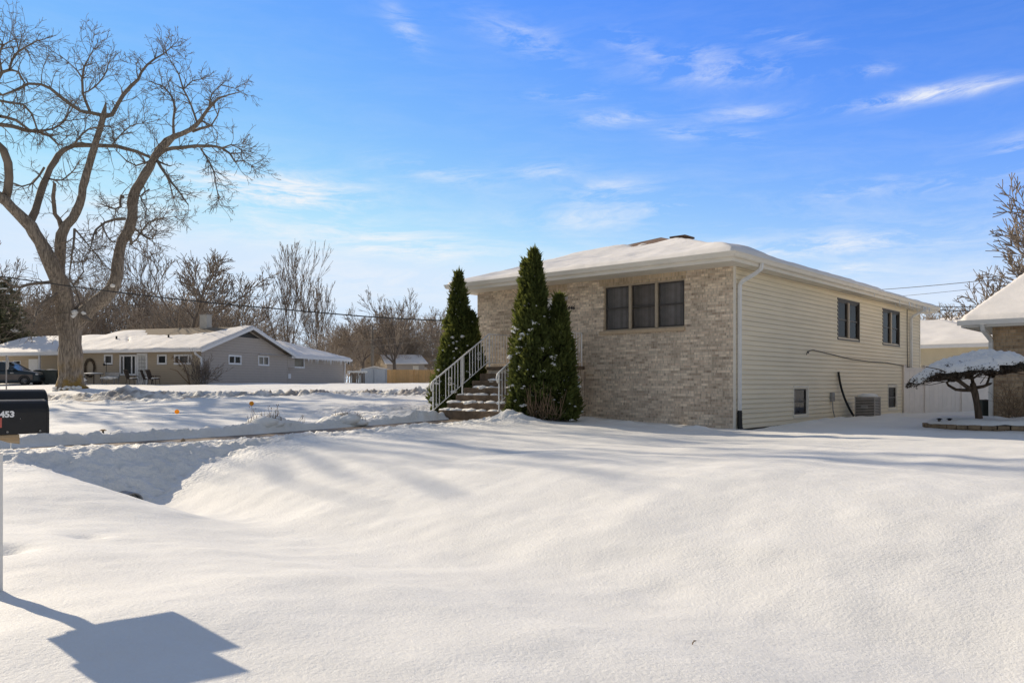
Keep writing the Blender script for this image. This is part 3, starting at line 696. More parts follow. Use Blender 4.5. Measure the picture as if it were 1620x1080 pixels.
# eaves: soffit, fascia, gutter all round
OS, OF, OB = .42, .9, 1.0     # overhang sides, front, back
def ring(prof, m, name, parent):
    """prof: (outward from the eave line, z) open section swept round the four eaves"""
    x0, x1, y0, y1 = -Wd-OS, OS, -OF, Dp+OB
    mb = MB(); n = len(prof); vs = []
    for (cx, cy, sx, sy) in ((x0,y0,-1,-1),(x1,y0,1,-1),(x1,y1,1,1),(x0,y1,-1,1)):
        for (d_, z_) in prof: vs.append((cx+sx*d_, cy+sy*d_, z_))
    fs = []
    for k in range(4):
        k2 = (k+1) % 4
        for i in range(n): fs.append((k*n+i, k2*n+i, k2*n+(i+1)%n, k*n+(i+1)%n))
    return mb.add(vs, fs).build(name, m, parent)
mb = MB(); x0, x1, y0, y1 = -Wd-OS+.02, OS-.02, -OF+.02, Dp+OB-.02
mb.box(x0,x1,y0,-.004,SOF-.012,SOF); mb.box(x0,x1,Dp+.004,y1,SOF-.012,SOF); mb.box(.024,x1,0,Dp,SOF-.012,SOF); mb.box(x0,-Wd-.004,0,Dp,SOF-.012,SOF)
mb.build('soffit', M['soffit'], house)
ring([(-.02,SOF-.02),(0,SOF-.02),(0,SOF+.20),(-.02,SOF+.20)], M['cream'], 'fascia', house)
ring([(.003,SOF+.075),(.06,SOF+.075),(.085,SOF+.10),(.105,SOF+.165),(.12,SOF+.18),(.12,SOF+.205),(.11,SOF+.205),(.10,SOF+.19),(.02,SOF+.13),(.003,SOF+.13)], M['cream'], 'gutter', house)

# hip roof and the snow lying on it
EZ = SOF + .215; PITCH = .325
rx0, rx1, ry0, ry1 = -Wd-OS-.03, OS+.03, -OF-.03, Dp+OB+.03
rh = (rx1-rx0)/2
ridge_z = EZ + PITCH*rh; ra = ry0+rh; rb = ry1-rh; rm = (rx0+rx1)/2
mb = MB().add([(rx0,ry0,EZ),(rx1,ry0,EZ),(rx1,ry1,EZ),(rx0,ry1,EZ),(rm,ra,ridge_z),(rm,rb,ridge_z),(rx0,ry0,EZ-.03),(rx1,ry0,EZ-.03),(rx1,ry1,EZ-.03),(rx0,ry1,EZ-.03)],
    [(0,1,4),(1,2,5,4),(2,3,5),(3,0,4,5),(0,6,7,1),(1,7,8,2),(2,8,9,3),(3,9,6,0),(6,9,8,7)])
roof = mb.build('roof', M['shingle'], house)
xs = np.linspace(rx0-.03, rx1+.03, 150); ys = np.linspace(ry0-.03, ry1+.03, 280)
RX, RY = np.meshgrid(xs, ys)
dd = np.minimum(np.minimum(RX-xs[0], xs[-1]-RX), np.minimum(RY-ys[0], ys[-1]-RY))
base = EZ + PITCH*np.minimum(np.minimum(RX-rx0, rx1-RX), np.minimum(RY-ry0, ry1-RY))
th = .085 + .035*fbm(RX*.5, RY*.5, 91, 3) + .012*fbm(RX*2.5, RY*2.5, 93, 3)
# drift piled on the lee side slope near the front corner
th = th + .13*np.exp(-(((RX-(rx1-.55))/.5)**2)) * np.exp(-((RY-(.9))/1.3)**2) + .06*np.exp(-(((RX-(rx1-.9))/1.0)**2)) * sst(0,2,RY)*sst(14,4,RY)
bare = np.exp(-(((RX-rm)/.95)**2 + ((RY-ra-.2)/1.25)**2)) * (1+.35*fbm(RX*2, RY*2, 95, 3))
th = th - .42*bare
edge = np.sqrt(np.clip(1-(1-np.clip(dd/.16,0,1))**2, 0, 1))
zz = base + np.maximum(th, -.02)*edge - .012*(1-edge) - .02*(th < 0)
n1, n2 = len(xs), len(ys); ii = np.arange(n1*n2).reshape(n2, n1)
q = np.stack([ii[:-1,:-1], ii[:-1,1:], ii[1:,1:], ii[1:,:-1]], -1).reshape(-1, 4)
raw_mesh('snow', np.stack([RX, RY, zz], -1).reshape(-1, 3), q, M['snow_roof'], roof)
mb = MB(); mb.box(rm-.03, rm+.55, ra+.6, ra+1.25, ridge_z+.05, ridge_z+.11); mb.box(rm+.02, rm+.5, ra+.65, ra+1.2, ridge_z-.16, ridge_z+.05); mb.build('roof_vent', M['shingle'], roof)

def sq_tube(mb, pts, w, d):
    """rectangular pipe along points (local coordinates)"""
    pts = [Vector(p) for p in pts]; vs = []; fs = []
    for i, p in enumerate(pts):
        t = (pts[min(i+1, len(pts)-1)] - pts[max(i-1, 0)]).normalized()
        a = Vector((0,1,0)) if abs(t.y) < .9 else Vector((1,0,0))
        a = (a - t*a.dot(t)).normalized(); b = t.cross(a).normalized()
        for (ka, kb) in ((-1,-1),(1,-1),(1,1),(-1,1)): vs.append(p + a*ka*w/2 + b*kb*d/2)
    for i in range(len(pts)-1):
        for k in range(4): fs.append((i*4+k, i*4+(k+1)%4, (i+1)*4+(k+1)%4, (i+1)*4+k))
    fs += [(3,2,1,0), tuple((len(pts)-1)*4+k for k in range(4))]
    mb.add(vs, fs)
mb = MB(); sq_tube(mb, [(OS+.06,.62,SOF+.09),(OS+.05,.60,SOF-.06),(OS-.05,.52,SOF-.17),(.14,.24,SOF-.38),(.085,.19,SOF-.48),(.085,.19,.42)], .085, .075)
dsp = mb.build('downspout', M['white'], house)
mb = MB(); mb.tube([(.085,.19,.46),(.085,.19,.2),(.09,.19,.05),(.13,.17,-.06)], [.058,.06,.066,.07], 10)
for k in range(6): mb.tube([(.085,.19,.40-.06*k),(.085,.19,.385-.06*k)], .07, 10)
mb.build('drain_boot', M['black_plastic'], dsp)
mb = MB(); sq_tube(mb, [(OS+.06,15.9,SOF+.09),(OS+.04,15.85,SOF-.06),(.14,15.5,SOF-.3),(.09,15.45,SOF-.4),(.09,15.45,.05)], .085, .075); mb.build('downspout', M['white'], house)
mb = MB(); mb.tube([(.05,15.05,SOF-.05),(.05,15.05,3.0),(.05,15.1,1.65)], .014, 6); mb.tube([(.045,4.9,2.12),(.05,5.2,2.16),(.045,8.6,1.96),(.04,10.4,1.92),(.045,12.5,1.92),(.045,15.05,1.82),(.05,15.9,1.78)], .012, 5)
mb.tube([(.045,4.9,2.12),(.06,4.82,2.05),(.06,4.75,2.1),(.05,4.7,2.0)], .012, 5)
mb.build('cable', M['wire'], house)
mb = MB(); pts = []
for k in range(15):
    t = k/14; pts.append((.07+.22*t*t, 7.32+.10*math.sin(t*PI*.9)+.72*t**3.2, 1.52 - 1.42*t + .10*math.sin(t*PI)))
mb.tube(pts, .038, 8); mb.build('refrigerant_hose', M['black_plastic'], house, smooth=True)
mb = MB(); mb.box(.025,.11,6.68,6.9,.58,.86); mb.build('switch_box', M['galv'], house, bevel=.01)
mb = MB(); mb.tube([(.07,6.8,.58),(.08,6.8,.3),(.09,6.95,.05),(.12,7.1,-.1)], .014, 6); mb.build('conduit', M['galv'], house)
# icicles along the side gutter
rng = random.Random(5)
ic = MB()
for k in range(46):
    y = rng.choice([rng.uniform(9.5,17.5), rng.uniform(13.5,17.6), rng.uniform(15,17.9)]); l = rng.uniform(.05,.34)*(1 if y > 12 else .5)
    r0 = rng.uniform(.008,.018)
    ic.tube([(OS+.09,y,SOF+.085),(OS+.09+rng.uniform(-.01,.01),y,SOF+.085-l*.5),(OS+.09,y,SOF+.085-l)], [r0,r0*.6,.002], 5)
for k in range(26):
    y = rng.uniform(12.5,17.7); l = rng.uniform(.04,.22); ic.tube([(OS*.7,y,SOF-.01),(OS*.7,y,SOF-.01-l)], [rng.uniform(.006,.014),.002], 5)
io = ic.build('icicles', M['ice'], house, smooth=True); io['kind'] = 'stuff'

def text_mesh(name, s, size, depth, m, parent, mtx, bold=0.0, shear=0.0):
    cu = bpy.data.curves.new(name, 'FONT'); cu.body = s; cu.size = size; cu.extrude = depth; cu.offset = bold; cu.shear = shear; cu.align_x = 'LEFT'
    t = bpy.data.objects.new(name, cu); COL.objects.link(t)
    dg = bpy.context.evaluated_depsgraph_get(); me = bpy.data.meshes.new_from_object(t.evaluated_get(dg))
    bpy.data.objects.remove(t); me.transform(mtx); me.materials.clear(); me.materials.append(m)
    o = bpy.data.objects.new(name, me); COL.objects.link(o); o.parent = parent; return o
text_mesh('house_number', '6446', .155, .006, M['black'], house, Matrix.Translation((-5.37,-.012,3.33)) @ Matrix.Rotation(math.radians(90), 4, 'X') @ Matrix.Diagonal((1.22,1,1,1)), .002, .15)

# wall lantern between number and door
lx, lz = -5.62, 3.62
mb = MB(); mb.lathe([(.0,0),(.075,.0),(.06,.02),(0,.025)], (lx+.28,-.0,lz+.08), 16, 'y'); mb.tube([(lx+.28,-.02,lz+.08),(lx+.30,-.08,lz+.14),(lx+.27,-.14,lz+.17),(lx+.2,-.16,lz+.13),(lx+.12,-.17,lz+.10),(lx,-.17,lz+.10)], .012, 6)
lan = mb.build('wall_lantern', M['white'], house, smooth=True)
mb = MB(); mb.lathe([(0,.12),(.05,.10),(.2,.06),(.21,.045),(.0,.04)], (lx,-.17,lz), 8); mb.build('lantern_cap', M['white'], lan)
mb = MB(); mb.lathe([(.13,.04),(.085,-.16)], (lx,-.17,lz), 8); mb.build('lantern_glass', M['lamp_glass'], lan)
mb = MB()
for k in range(8):
    a = PI/4*k; mb.tube([(lx+.132*math.cos(a),-.17+.132*math.sin(a),lz+.04),(lx+.087*math.cos(a),-.17+.087*math.sin(a),lz-.16)], .008, 4)
mb.lathe([(.09,-.155),(.09,-.175),(0,-.2)], (lx,-.17,lz), 8); mb.build('lantern_cage', M['white'], lan)

# ------------------------------------------------------------------ stoop and front stairs
st = thing('front_steps', 'worn concrete stairs and brick sided stoop climbing to the front door, dusted with snow', 'stairs', HC, HROT)
LZ = 1.65
mb = MB(); mb.box(-7.30,-4.66,-1.30,-.02,-.1,LZ-.10); mb.build('stoop_base', M['brick_side'], st)
mb = MB(); mb.box(-7.33,-4.63,-1.34,-.015,LZ-.10,LZ); mb.build('stoop_slab', M['concrete'], st, bevel=.015)
NS = 7; RH = (LZ - .19)/NS; TR = .335
step_snow = MB(); rs = random.Random(3)
for k in range(NS-1):
    zt = LZ - RH*(k+1); y1 = -1.342 - TR*k; y0 = y1 - TR - .02
    mb = MB(); mb.box(-7.26, -5.02 if k < 4 else (-5.0 + .1*(k-4)), y0, y1, zt-RH-.12, zt); mb.build('step', M['concrete'], st, bevel=.014)
    n = [5,6,8,13,22,26][k]
    for i in range(n):
        x = rs.choice([rs.uniform(-7.2,-6.3), rs.uniform(-7.2,-5.1)]); rr = rs.uniform(.05,.15)
        step_snow.blob((x, rs.uniform(y0+.07, y1-.04), zt), rr, rs.random()*9, 2, .5, (1.5,.8,.45))
step_snow.build('snow', M['snow_cap'], st, smooth=True)['kind'] = 'stuff'

def rail_post(mb, x, y, z0, z1, w=.022): mb.box(x-w/2, x+w/2, y-w/2, y+w/2, z0, z1)
def scroll(mb, x, y, z, s, axis='y'):
    for sg in (-1, 1):
        for up in (-1, 1):
            p = []
            for k in range(9):
                a = k/8*PI*1.5; q = s*(1-.07*k)
                d_ = sg*(q*math.sin(a)*.8+.006); h_ = up*(s*.3+q*(1-math.cos(a))*.75)
                p.append((x, y+d_, z+h_) if axis == 'y' else (x+d_, y, z+h_))
            mb.tube(p, .007, 4)
def stair_rail(label, x, ys, with_side):
    t = thing('stair_railing', label, 'railing', HC, HROT, 'white iron railings of the front steps')
    y_top, y_bot = ys
    zt = lambda y: LZ + (y + 1.34)*(RH/TR)      # slope of the flight
    hr = MB(); pts = [(x, y_top, zt(y_top)+.98), (x, y_bot, zt(y_bot)+.98)]
    tail = [(x, y_bot-.06, zt(y_bot)+.93), (x, y_bot-.10, zt(y_bot)+.82), (x, y_bot-.06, zt(y_bot)+.72), (x, y_bot, zt(y_bot)+.70)]
    if with_side: pts = [(x, -.03, LZ+.98), (x, y_top+.06, LZ+.98)] + pts
    hr.tube(pts + tail, .023, 6); hr.build('handrail', M['rail'], t, smooth=True)
    lr = MB(); lr.tube([(x, y_top, zt(y_top)+.17), (x, y_bot, zt(y_bot)+.17)], .014, 4)
    if with_side: lr.tube([(x, -.03, LZ+.12), (x, y_top, LZ+.12)], .014, 4)
    lr.build('bottom_rail', M['rail'], t)
    n = int((y_top - y_bot)/.118)
    for k in range(1, n):
        y = y_top + (y_bot-y_top)*k/n
        if k % 8 == 0: continue
        bal = MB(); rail_post(bal, x, y, zt(y)+.17, zt(y)+.97, .015); bal.build('baluster', M['rail'], t)
    if with_side:
        for k in range(1, 10):
            y = y_top + (-.03-y_top)*k/10; bal = MB(); rail_post(bal, x, y, LZ+.12, LZ+.97, .014); bal.build('baluster', M['rail'], t)
    for y in ([y_bot, (y_top+y_bot)/2, y_top] + ([-.04] if with_side else [])):
        p = MB(); rail_post(p, x, y, (max(.08, zt(y)-.35) if y < -1.4 else LZ), (zt(y) if y < -1.3 else LZ)+.97, .032); p.build('post', M['rail'], t)
    for f in (.2, .72):
        sc = MB(); y = y_top + (y_bot-y_top)*f; scroll(sc, x, y, zt(y)+.58, .09); sc.build('scrollwork', M['rail'], t, smooth=True)
    return t
stair_rail('white iron railing on the left edge of the front stairs, running on along the stoop', -7.22, (-1.32, -3.62), True)
stair_rail('shorter white iron stair railing on the right, half hidden by the tall evergreen', -5.06, (-1.32, -3.25), False)
t = thing('stoop_railing', 'short white iron railing on the right end of the stoop beside bare stems', 'railing', HC, HROT)
mb = MB(); mb.tube([(-4.72,-.05,LZ+.96),(-4.72,-1.24,LZ+.96)], .02, 6); mb.build('handrail', M['rail'], t); mb = MB(); mb.tube([(-4.72,-.05,LZ+.12),(-4.72,-1.24,LZ+.12)], .014, 4); mb.build('bottom_rail', M['rail'], t)
for k in range(11):
    mb = MB(); rail_post(mb, -4.72, -.05-.119*k, LZ, LZ+.95, .032 if k in (0,10) else .014); mb.build('post' if k in (0,10) else 'baluster', M['rail'], t)

# ------------------------------------------------------------------ condenser beside the side wall
t = thing('air_conditioner', 'square taupe louvred air conditioning condenser with a snow cap beside the siding', 'air conditioner', HW(.62, 8.45, .0), HROT)
mb = MB(); mb.box(-.36,.36,-.36,.36,.05,.70)
body = mb.build('cabinet', M['bronze'], t)
mb = MB()
for k in range(12):
    z = .08 + .052*k
    for (a, b, c, d_) in ((-.385,-.385,.385,-.365),(-.385,.365,.385,.385),(-.385,-.365,-.365,.365),(.365,-.365,.385,.365)):
        mb.box(a, c, b, d_, z, z+.022)
mb.build('louvre', M['grey_metal'], t)
mb = MB()
for sx in (-1,1):
    for sy in (-1,1): mb.box(sx*.375-.018, sx*.375+.018, sy*.375-.018, sy*.375+.018, .02, .72)
mb.box(-.4,.4,-.4,.4,.69,.735); mb.box(-.4,.4,-.4,.4,.0,.05); mb.build('casing', M['grey_metal'], t, bevel=.01)
mb = MB(); mb.box(-.14,.12,-.40,-.388,.36,.44); mb.build('badge', M['galv'], t)
mb = MB(); mb.blob((0,0,.735), .40, 2.3, 3, .12, (1,1,.28)); mb.build('snow', M['snow_cap'], t, smooth=True)

t.scale = (.80, .80, .98)
# ------------------------------------------------------------------ bare trees
class Wood:
    """collects tapered branches as numpy tubes"""
    def __init__(self): self.V = []; self.F = []; self.n = 0
    def add(self, pts, rads, sides):
        P = np.array([tuple(p) for p in pts], float); R = np.array(rads, float); m = len(P)
        T = np.empty_like(P); T[1:-1] = P[2:] - P[:-2]; T[0] = P[1]-P[0]; T[-1] = P[-1]-P[-2]
        T /= np.linalg.norm(T, axis=1, keepdims=True) + 1e-9
        ref = np.array([.31,.87,.37]) if abs(T[0] @ np.array([.31,.87,.37])) < .9 else np.array([1.,0,0])
        A = np.cross(T, ref); A /= np.linalg.norm(A, axis=1, keepdims=True) + 1e-9; B = np.cross(T, A)
        w = np.arange(sides)*2*PI/sides
        ring = P[:,None,:] + (A[:,None,:]*np.cos(w)[None,:,None] + B[:,None,:]*np.sin(w)[None,:,None])*R[:,None,None]
        self.V.append(ring.reshape(-1,3)); k = np.arange(sides); k2 = (k+1) % sides
        i = np.arange(m-1)[:,None]*sides
        q = np.stack([i+k, i+k2, i+sides+k2, i+sides+k], -1).reshape(-1,4) + self.n
        self.F.append(q); self.n += m*sides
    def arrays(self): return np.concatenate(self.V), np.concatenate(self.F)
    def build(self, name, m, parent=None):
        v, f = self.arrays(); return raw_mesh(name, v, f, m, parent)

def rvec(rng): 
    while True:
        v = Vector((rng.uniform(-1,1), rng.uniform(-1,1), rng.uniform(-1,1)))
        if .1 < v.length < 1: return v.normalized()

def branch(W, rng, p, d, length, r, lvl, par):
    """grow one branch with its side branches; par: wiggle, up, spread, kids, ratio, minr"""
    n = max(3, int(length/par['seg'])+2) if lvl < 3 else 3
    pts = [p.copy()]; rads = [r]; dd = d.copy(); step = length/(n-1)
    for i in range(1, n):
        dd = (dd + rvec(rng)*par['wiggle'] + Vector((0,0,par['up']*.5))).normalized()
        pts.append(pts[-1] + dd*step); rads.append(max(par['minr'], r*(1-.72*i/(n-1))))
    W.add(pts, rads, 6 if lvl == 0 else (5 if lvl == 1 else 3))
    if lvl >= par['levels']: return
    kids = par['kids'][min(lvl, len(par['kids'])-1)]
    for k in range(kids):
        f = rng.uniform(.28, 1.0) if k else 1.0
        i = min(n-1, max(1, int(round(f*(n-1)))))
        q = pts[i]; dr = (pts[i]-pts[i-1]).normalized()
        side = rvec(rng); side = (side - dr*side.dot(dr)).normalized()
        nd = (dr*math.cos(par['spread']*(.5 if k == 0 else 1)) + side*math.sin(par['spread']*(.5 if k == 0 else 1)*rng.uniform(.7,1.2)) + Vector((0,0,par['up']))).normalized()
        branch(W, rng, q, nd, length*par['ratio']*rng.uniform(.75,1.15)*(1.1-.35*f), max(par['minr'], rads[i]*(.8 if k == 0 else .62)), lvl+1, par)

def gen_tree(seed, height, r0, trunk_frac, par, lean=(0,0)):
    rng = random.Random(seed); T = Wood(); W = Wood()
    th = height*trunk_frac; pts = []; rads = []
    n = 6
    for i in range(n+1):
        t = i/n; pts.append(Vector((lean[0]*t*th + .06*math.sin(3*t+seed), lean[1]*t*th + .06*math.cos(2.3*t+seed), th*t - .3*(i == 0)))); rads.append(r0*(1.35 if i == 0 else 1 - .35*t))
    T.add(pts, rads, 9)
    m = par['mains']
    for k in range(m):
        a = 2*PI*(k + rng.uniform(-.3,.3))/m; tilt = rng.uniform(*par['tilt'])
        d = Vector((math.cos(a)*math.sin(tilt), math.sin(a)*math.sin(tilt), math.cos(tilt)))
        f = 1.0 if k < 2 else rng.uniform(.6,1.0)
        q = pts[0].lerp(pts[-1], f) if f < 1 else pts[-1]
        branch(W, rng, q, d, (height-th)*par['len']*rng.uniform(.8,1.1), rads[-1]*rng.uniform(.5,.75), 0, par)
    return T, W
PAR = dict(seg=.9, wiggle=.16, up=.06, spread=.62, kids=(6,6,5,3), ratio=.58, minr=.012, levels=3, mains=5, tilt=(.2,.8), len=.62)
def add_tree(T, W, loc, label, group=None, name='bare_tree', scale=1, rot=0, mt='bark_bg', mw='bark_bg'):
    t = thing(name, label, 'tree', loc, rot, group); t.scale = (scale,)*3
    T.build('trunk', M[mt], t); W.build('crown', M[mw], t); return t

# the great tree across the side street, its limbs traced from the photograph
TB = on_ground(112, 47.0); TB.z -= .1
T = Wood(); W = Wood(); rng = random.Random(8)
YT = 47.0; S = YT/FPX
def limb(pts, dy0, dy1, thin=False):
    """pts: (px, py, radius px); depth offset runs dy0 -> dy1 along it"""
    out = []; rr = []
    n = len(pts)
    for i, (px, py, r) in enumerate(pts):
        out.append(at(px, py, YT + dy0 + (dy1-dy0)*i/(n-1)) - TB); rr.append(r*S)
    # resample with a little crookedness
    P = [out[0]]; R = [rr[0]]
    for i in range(n-1):
        k = max(1, int((out[i+1]-out[i]).length/.45))
        a = out[max(i-1,0)]; b = out[i]; c = out[i+1]; e = out[min(i+2,n-1)]
        for j in range(1, k+1):
            t = j/k
            q = .5*((2*b) + (c-a)*t + (2*a-5*b+4*c-e)*t*t + (3*b-a-3*c+e)*t**3)
            P.append(q + rvec(rng)*.035*min(1, rr[i]*8)); R.append((rr[i]*(1-t) + rr[i+1]*t)*(1+.06*math.sin(len(P)*1.7)))
    return P, R
trunk = [(113,618,26),(112,609,21),(112,595,18.5),(112,575,17),(111,545,16.5),(110,515,17.5),(108,497,18)]
P_, R_ = limb(trunk, 0, 0); T.add(P_, R_, 16)
limbs = [
 ([(106,508,16),(101,470,14),(95,445,13.2),(86,428,12),(70,395,10),(48,358,9),(30,338,8.2),(8,318,7.5),(-20,296,6.5),(-60,262,5),(-95,225,3.5),(-120,190,2)], 0, -4, 0),
 ([(8,320,6),(12,300,6.2),(15,280,6),(14,258,5.6),(6,238,5.2),(-10,222,4.5),(-40,205,3.2),(-70,170,2),(-85,140,1.2)], -2, -5, 0),
 ([(46,354,6.5),(56,335,5.8),(64,305,5.4),(74,278,5),(86,255,4.6),(100,238,4.2),(115,230,3.8),(150,230,3.4),(185,232,3.2),(215,240,2.8),(243,251,2.4)], -1, 3, 0),
 ([(92,440,10),(95,405,8.6),(98,372,8),(104,356,7.6),(116,345,7),(126,322,6.4),(134,285,6),(141,262,6),(150,232,5.2),(158,205,4.8),(164,184,4.4),(167,170,2.2),(167.5,160,.6)], 0, 1, 0),
 ([(165,184,4),(178,181,3.5),(188,163,3.2),(195,150,3),(207,136,2.8),(219,126,2.4),(224,115,2.0),(232,103,1.8),(245,93,1.5),(258,86,1.2),(270,76,.8)], 1, 3, 1),
 ([(163,183,3.2),(145,179,3),(128,176,2.8),(112,166,2.6),(95,152,2.5),(80,141,2.4),(65,134,2.2),(45,132,2),(25,143,1.8),(5,150,1.5),(-20,150,1)], 1, -3, 1),
 ([(143,178,2.4),(136,162,2.2),(131,148,2),(130,125,1.8),(133,105,1.4),(142,90,1),(148,78,.7)], 1, -1, 1),
 ([(131,125,1.4),(122,112,1.1),(110,100,.8),(100,92,.6)], 0, -2, 1), ([(131,148,1.4),(150,138,1.2),(165,120,1),(172,100,.7)], 0, 2, 1),
 ([(99,362,5),(93,348,3.6),(86,338,3.2),(85,312,2.8),(86,290,2.4),(83,287,.8)], .5, -1, 0),
 ([(112,520,15),(126,503,13.5),(143,488,12.2),(165,470,11.2),(178,455,10.4),(184,438,9.6),(187,415,8.8),(189,396,8.6),(194,381,8.2),(203,365,8.2),(209,345,8.2),(209,322,8.4),(216,300,8),(230,276,7),(243,254,6),(255,237,5.2),(275,217,4.6),(300,206,3.8),(318,190,3.2),(331,170,2.4),(345,156,1.8),(362,150,1.2),(380,146,.7)], 0, 3, 0),
 ([(203,362,3),(208,385,2.6),(205,387,1)], 1, 1, 0),
 ([(214,305,4.5),(222,285,3),(232,272,2.2),(236,268,.6)], 1.5, .5, 0),
 ([(236,268,4.2),(240,250,4),(252,232,3.6),(262,222,3.2),(275,214,2.6)], 2, 3.4, 0),
 ([(246,250,3.2),(262,237,3.2),(285,233,2.9),(310,231,2.6),(333,231,2.2),(352,234,1.9),(364,243,1.5),(372,256,1.2),(385,254,.9),(398,262,.6)], 2, -2, 1),
 ([(318,236,1.5),(328,252,1.4),(338,270,1.1),(341,290,.9),(346,312,.6)], 0, -2, 1), ([(352,234,1.3),(366,229,1),(382,238,.7)], -1, -2, 1),
 ([(275,214,2.4),(274,190,2),(277,170,1.8),(270,150,1.6),(257,137,1.2),(243,131,.8)], 3, 4.5, 1),
 ([(312,195,2),(302,165,1.6),(290,142,1.4),(283,118,1.2),(272,100,.8),(265,88,.5)], 3, 1, 1), ([(290,142,1.2),(305,128,1),(318,125,.6)], 2, 3, 1),
 ([(318,190,1.8),(335,198,1.5),(345,182,1.2),(340,172,.8)], 3, 2, 1), ([(331,170,1.6),(335,148,1.2),(350,135,1),(372,140,.6)], 3, 4, 1),
 ([(305,208,2.4),(320,203,2.2),(336,198,1.6)], 3, 2, 0),
 ([(249,254,2.6),(262,275,2.2),(272,290,1.8),(285,305,1.4),(298,325,.8)], 2, 0, 0), ([(252,256,1.8),(268,263,1.2),(272,262,.5)], 2, 1, 0), ([(258,268,1.4),(268,290,1.1),(274,312,.8)], 2, 1, 1),
 ([(198,346,2.6),(182,347,2.2),(166,352,2),(152,363,1.6),(146,380,1.2),(143,396,.7)], 1, -2, 1), ([(195,312,2.4),(191,310,2.2),(190,328,1.8),(183,330,1.4),(170,327,1)], 1, -1, 1),
 ([(160,353,1.3),(168,370,1.1),(178,382,.8),(196,378,.5)], 0, -2, 1), ([(212,360,1.8),(226,372,1.5),(240,378,1.2),(248,365,.8)], 2, 0, 1), ([(205,386,1.6),(215,380,1.4),(235,352,1.1),(258,345,.8),(275,342,.5)], 1, 3, 1),
 ([(-30,200,3.6),(0,197,3.2),(20,199,3),(42,207,2.8),(60,208,2.6),(78,216,1.8),(92,229,1.2)], -3, 1, 1), ([(60,207,1.8),(82,204,1.6),(102,192,1.3),(108,175,.9),(112,160,.6)], -1, 2, 1),
 ([(-30,155,2.2),(0,160,2),(20,163,1.9),(37,165,1.7),(50,180,1.5),(58,203,1.2)], -3, -1, 1), ([(0,184,2.4),(25,190,2.2),(45,205,1.8)], -3, -1, 0),
 ([(-25,150,3.5),(-5,130,2.8),(3,115,2.5),(16,110,2.2),(28,114,1.7),(38,130,1.1)], -4, -2, 1), ([(15,110,1.8),(22,88,1.6),(38,76,1.3),(58,65,.8)], -3, -1, 1), ([(3,115,1.8),(-2,90,1.6),(6,72,1.2),(22,62,.7)], -3, -5, 1),
 ([(84,446,3),(68,447,2.4),(48,449,2.2),(32,455,2),(18,452,1.6),(2,440,1.2)], -1, -4, 1), ([(90,465,3),(70,478,2.4),(58,492,1.8),(54,510,1)], -1, -3, 1), ([(118,490,2.6),(126,480,1.8),(122,462,1.2),(113,445,.7)], 0, 1, 1),
 ([(118,362,2),(116,390,1.6),(112,415,1.2),(110,440,.7)], -1, -2, 1), ([(118,362,1.4),(132,378,1.1),(146,395,.9),(160,412,.6)], -.5, -1, 1), ([(116,450,1.5),(132,430,1.1),(130,415,.7)], 0, 1, 1),
 ([(70,265,1.8),(52,290,1.5),(35,295,1.2),(18,290,.8)], 0, -2, 1), ([(78,283,1.6),(98,285,1.2),(118,268,.9)], 0, 2, 1), ([(115,230,1.6),(140,205,1.2),(172,200,.8)], 1, -1, 1), ([(175,232,1.5),(190,215,1.2),(205,200,.9),(225,195,.5)], 2, 1, 1),
 ([(243,252,1.6),(215,262,1.3),(200,255,1),(185,240,.6)], 2, 0, 1), ([(236,300,1.6),(222,310,1.2),(232,330,.8)], 2, 0, 1), ([(128,497,5),(138,505,4),(146,508,1)], 0, -1, 0)]
twp = dict(seg=.5, wiggle=.36, up=.03, spread=.8, kids=(4,3,3), ratio=.55, minr=.010, levels=2)
for pts, d0, d1, tw in limbs:
    P_, R_ = limb(pts, d0, d1); (T if R_[0] > .28 else W).add(P_, R_, 12 if R_[0] > .28 else (8 if R_[0] > .12 else 6))
    L_ = sum((P_[i+1]-P_[i]).length for i in range(len(P_)-1))
    # side twigs wherever the limb is thin
    for i in range(1, len(P_)):
        if R_[i] > .165: continue
        dens = 1.9 if tw else .7
        if R_[i] < .07: dens *= 1.7
        for _ in range(int(dens) + (rng.random() < dens % 1)):
            dr = (P_[i]-P_[i-1]).normalized(); sd = rvec(rng); sd = (sd - dr*sd.dot(dr)).normalized()
            droop = Vector((0,0,-.35)) if pts[0][0] > 300 and pts[-1][1] > 240 else Vector((0,0,.12))
            branch(W, rng, P_[i], (dr*.55 + sd*.8 + droop).normalized(), rng.uniform(.6,1.7)*(.75 if pts[0][0] > 240 else 1), min(.03, R_[i]*.55), 0 if rng.random() < .75 else 1, twp)
    if tw:
        for _ in range(4): branch(W, rng, P_[-1], ((P_[-1]-P_[-2]).normalized() + rvec(rng)*.6).normalized(), rng.uniform(.6,1.2), .022, 0, twp)
# epicormic sprouts round the fork
for k in range(55):
    p = at(rng.uniform(78,112), rng.uniform(470,528), YT - .6) - TB
    branch(W, rng, p, (Vector((rng.uniform(-1,.15), rng.uniform(-.8,.1), rng.uniform(-.6,.6)))).normalized(), rng.uniform(.5,1.7), .011, 1, twp)
big = thing('big_tree', 'huge old bare tree with thick forked trunk on the lawn across the side street', 'tree', TB)
T.build('trunk', M['bark_big'], big); W.build('crown', M['bark_twig'], big)
mb = MB()
for (px, py, r, s) in ((118,494,.18,1),(115,500,.2,2),(105,513,.16,4),(132,495,.13,3),(178,452,.14,8),(13,316,.12,10)):
    mb.blob(at(px, py, YT - .35) - TB, r, s, 2, .6, (1.1,1,.8))
for k in range(18): mb.blob((rng.uniform(-.5,1.0), rng.uniform(-1.0,-.7), rng.uniform(.0,.25)), rng.uniform(.06,.16), k, 1, .5, (1,1,.8))
mb.build('snow', M['snow_cap'], big, smooth=True)['kind'] = 'stuff'

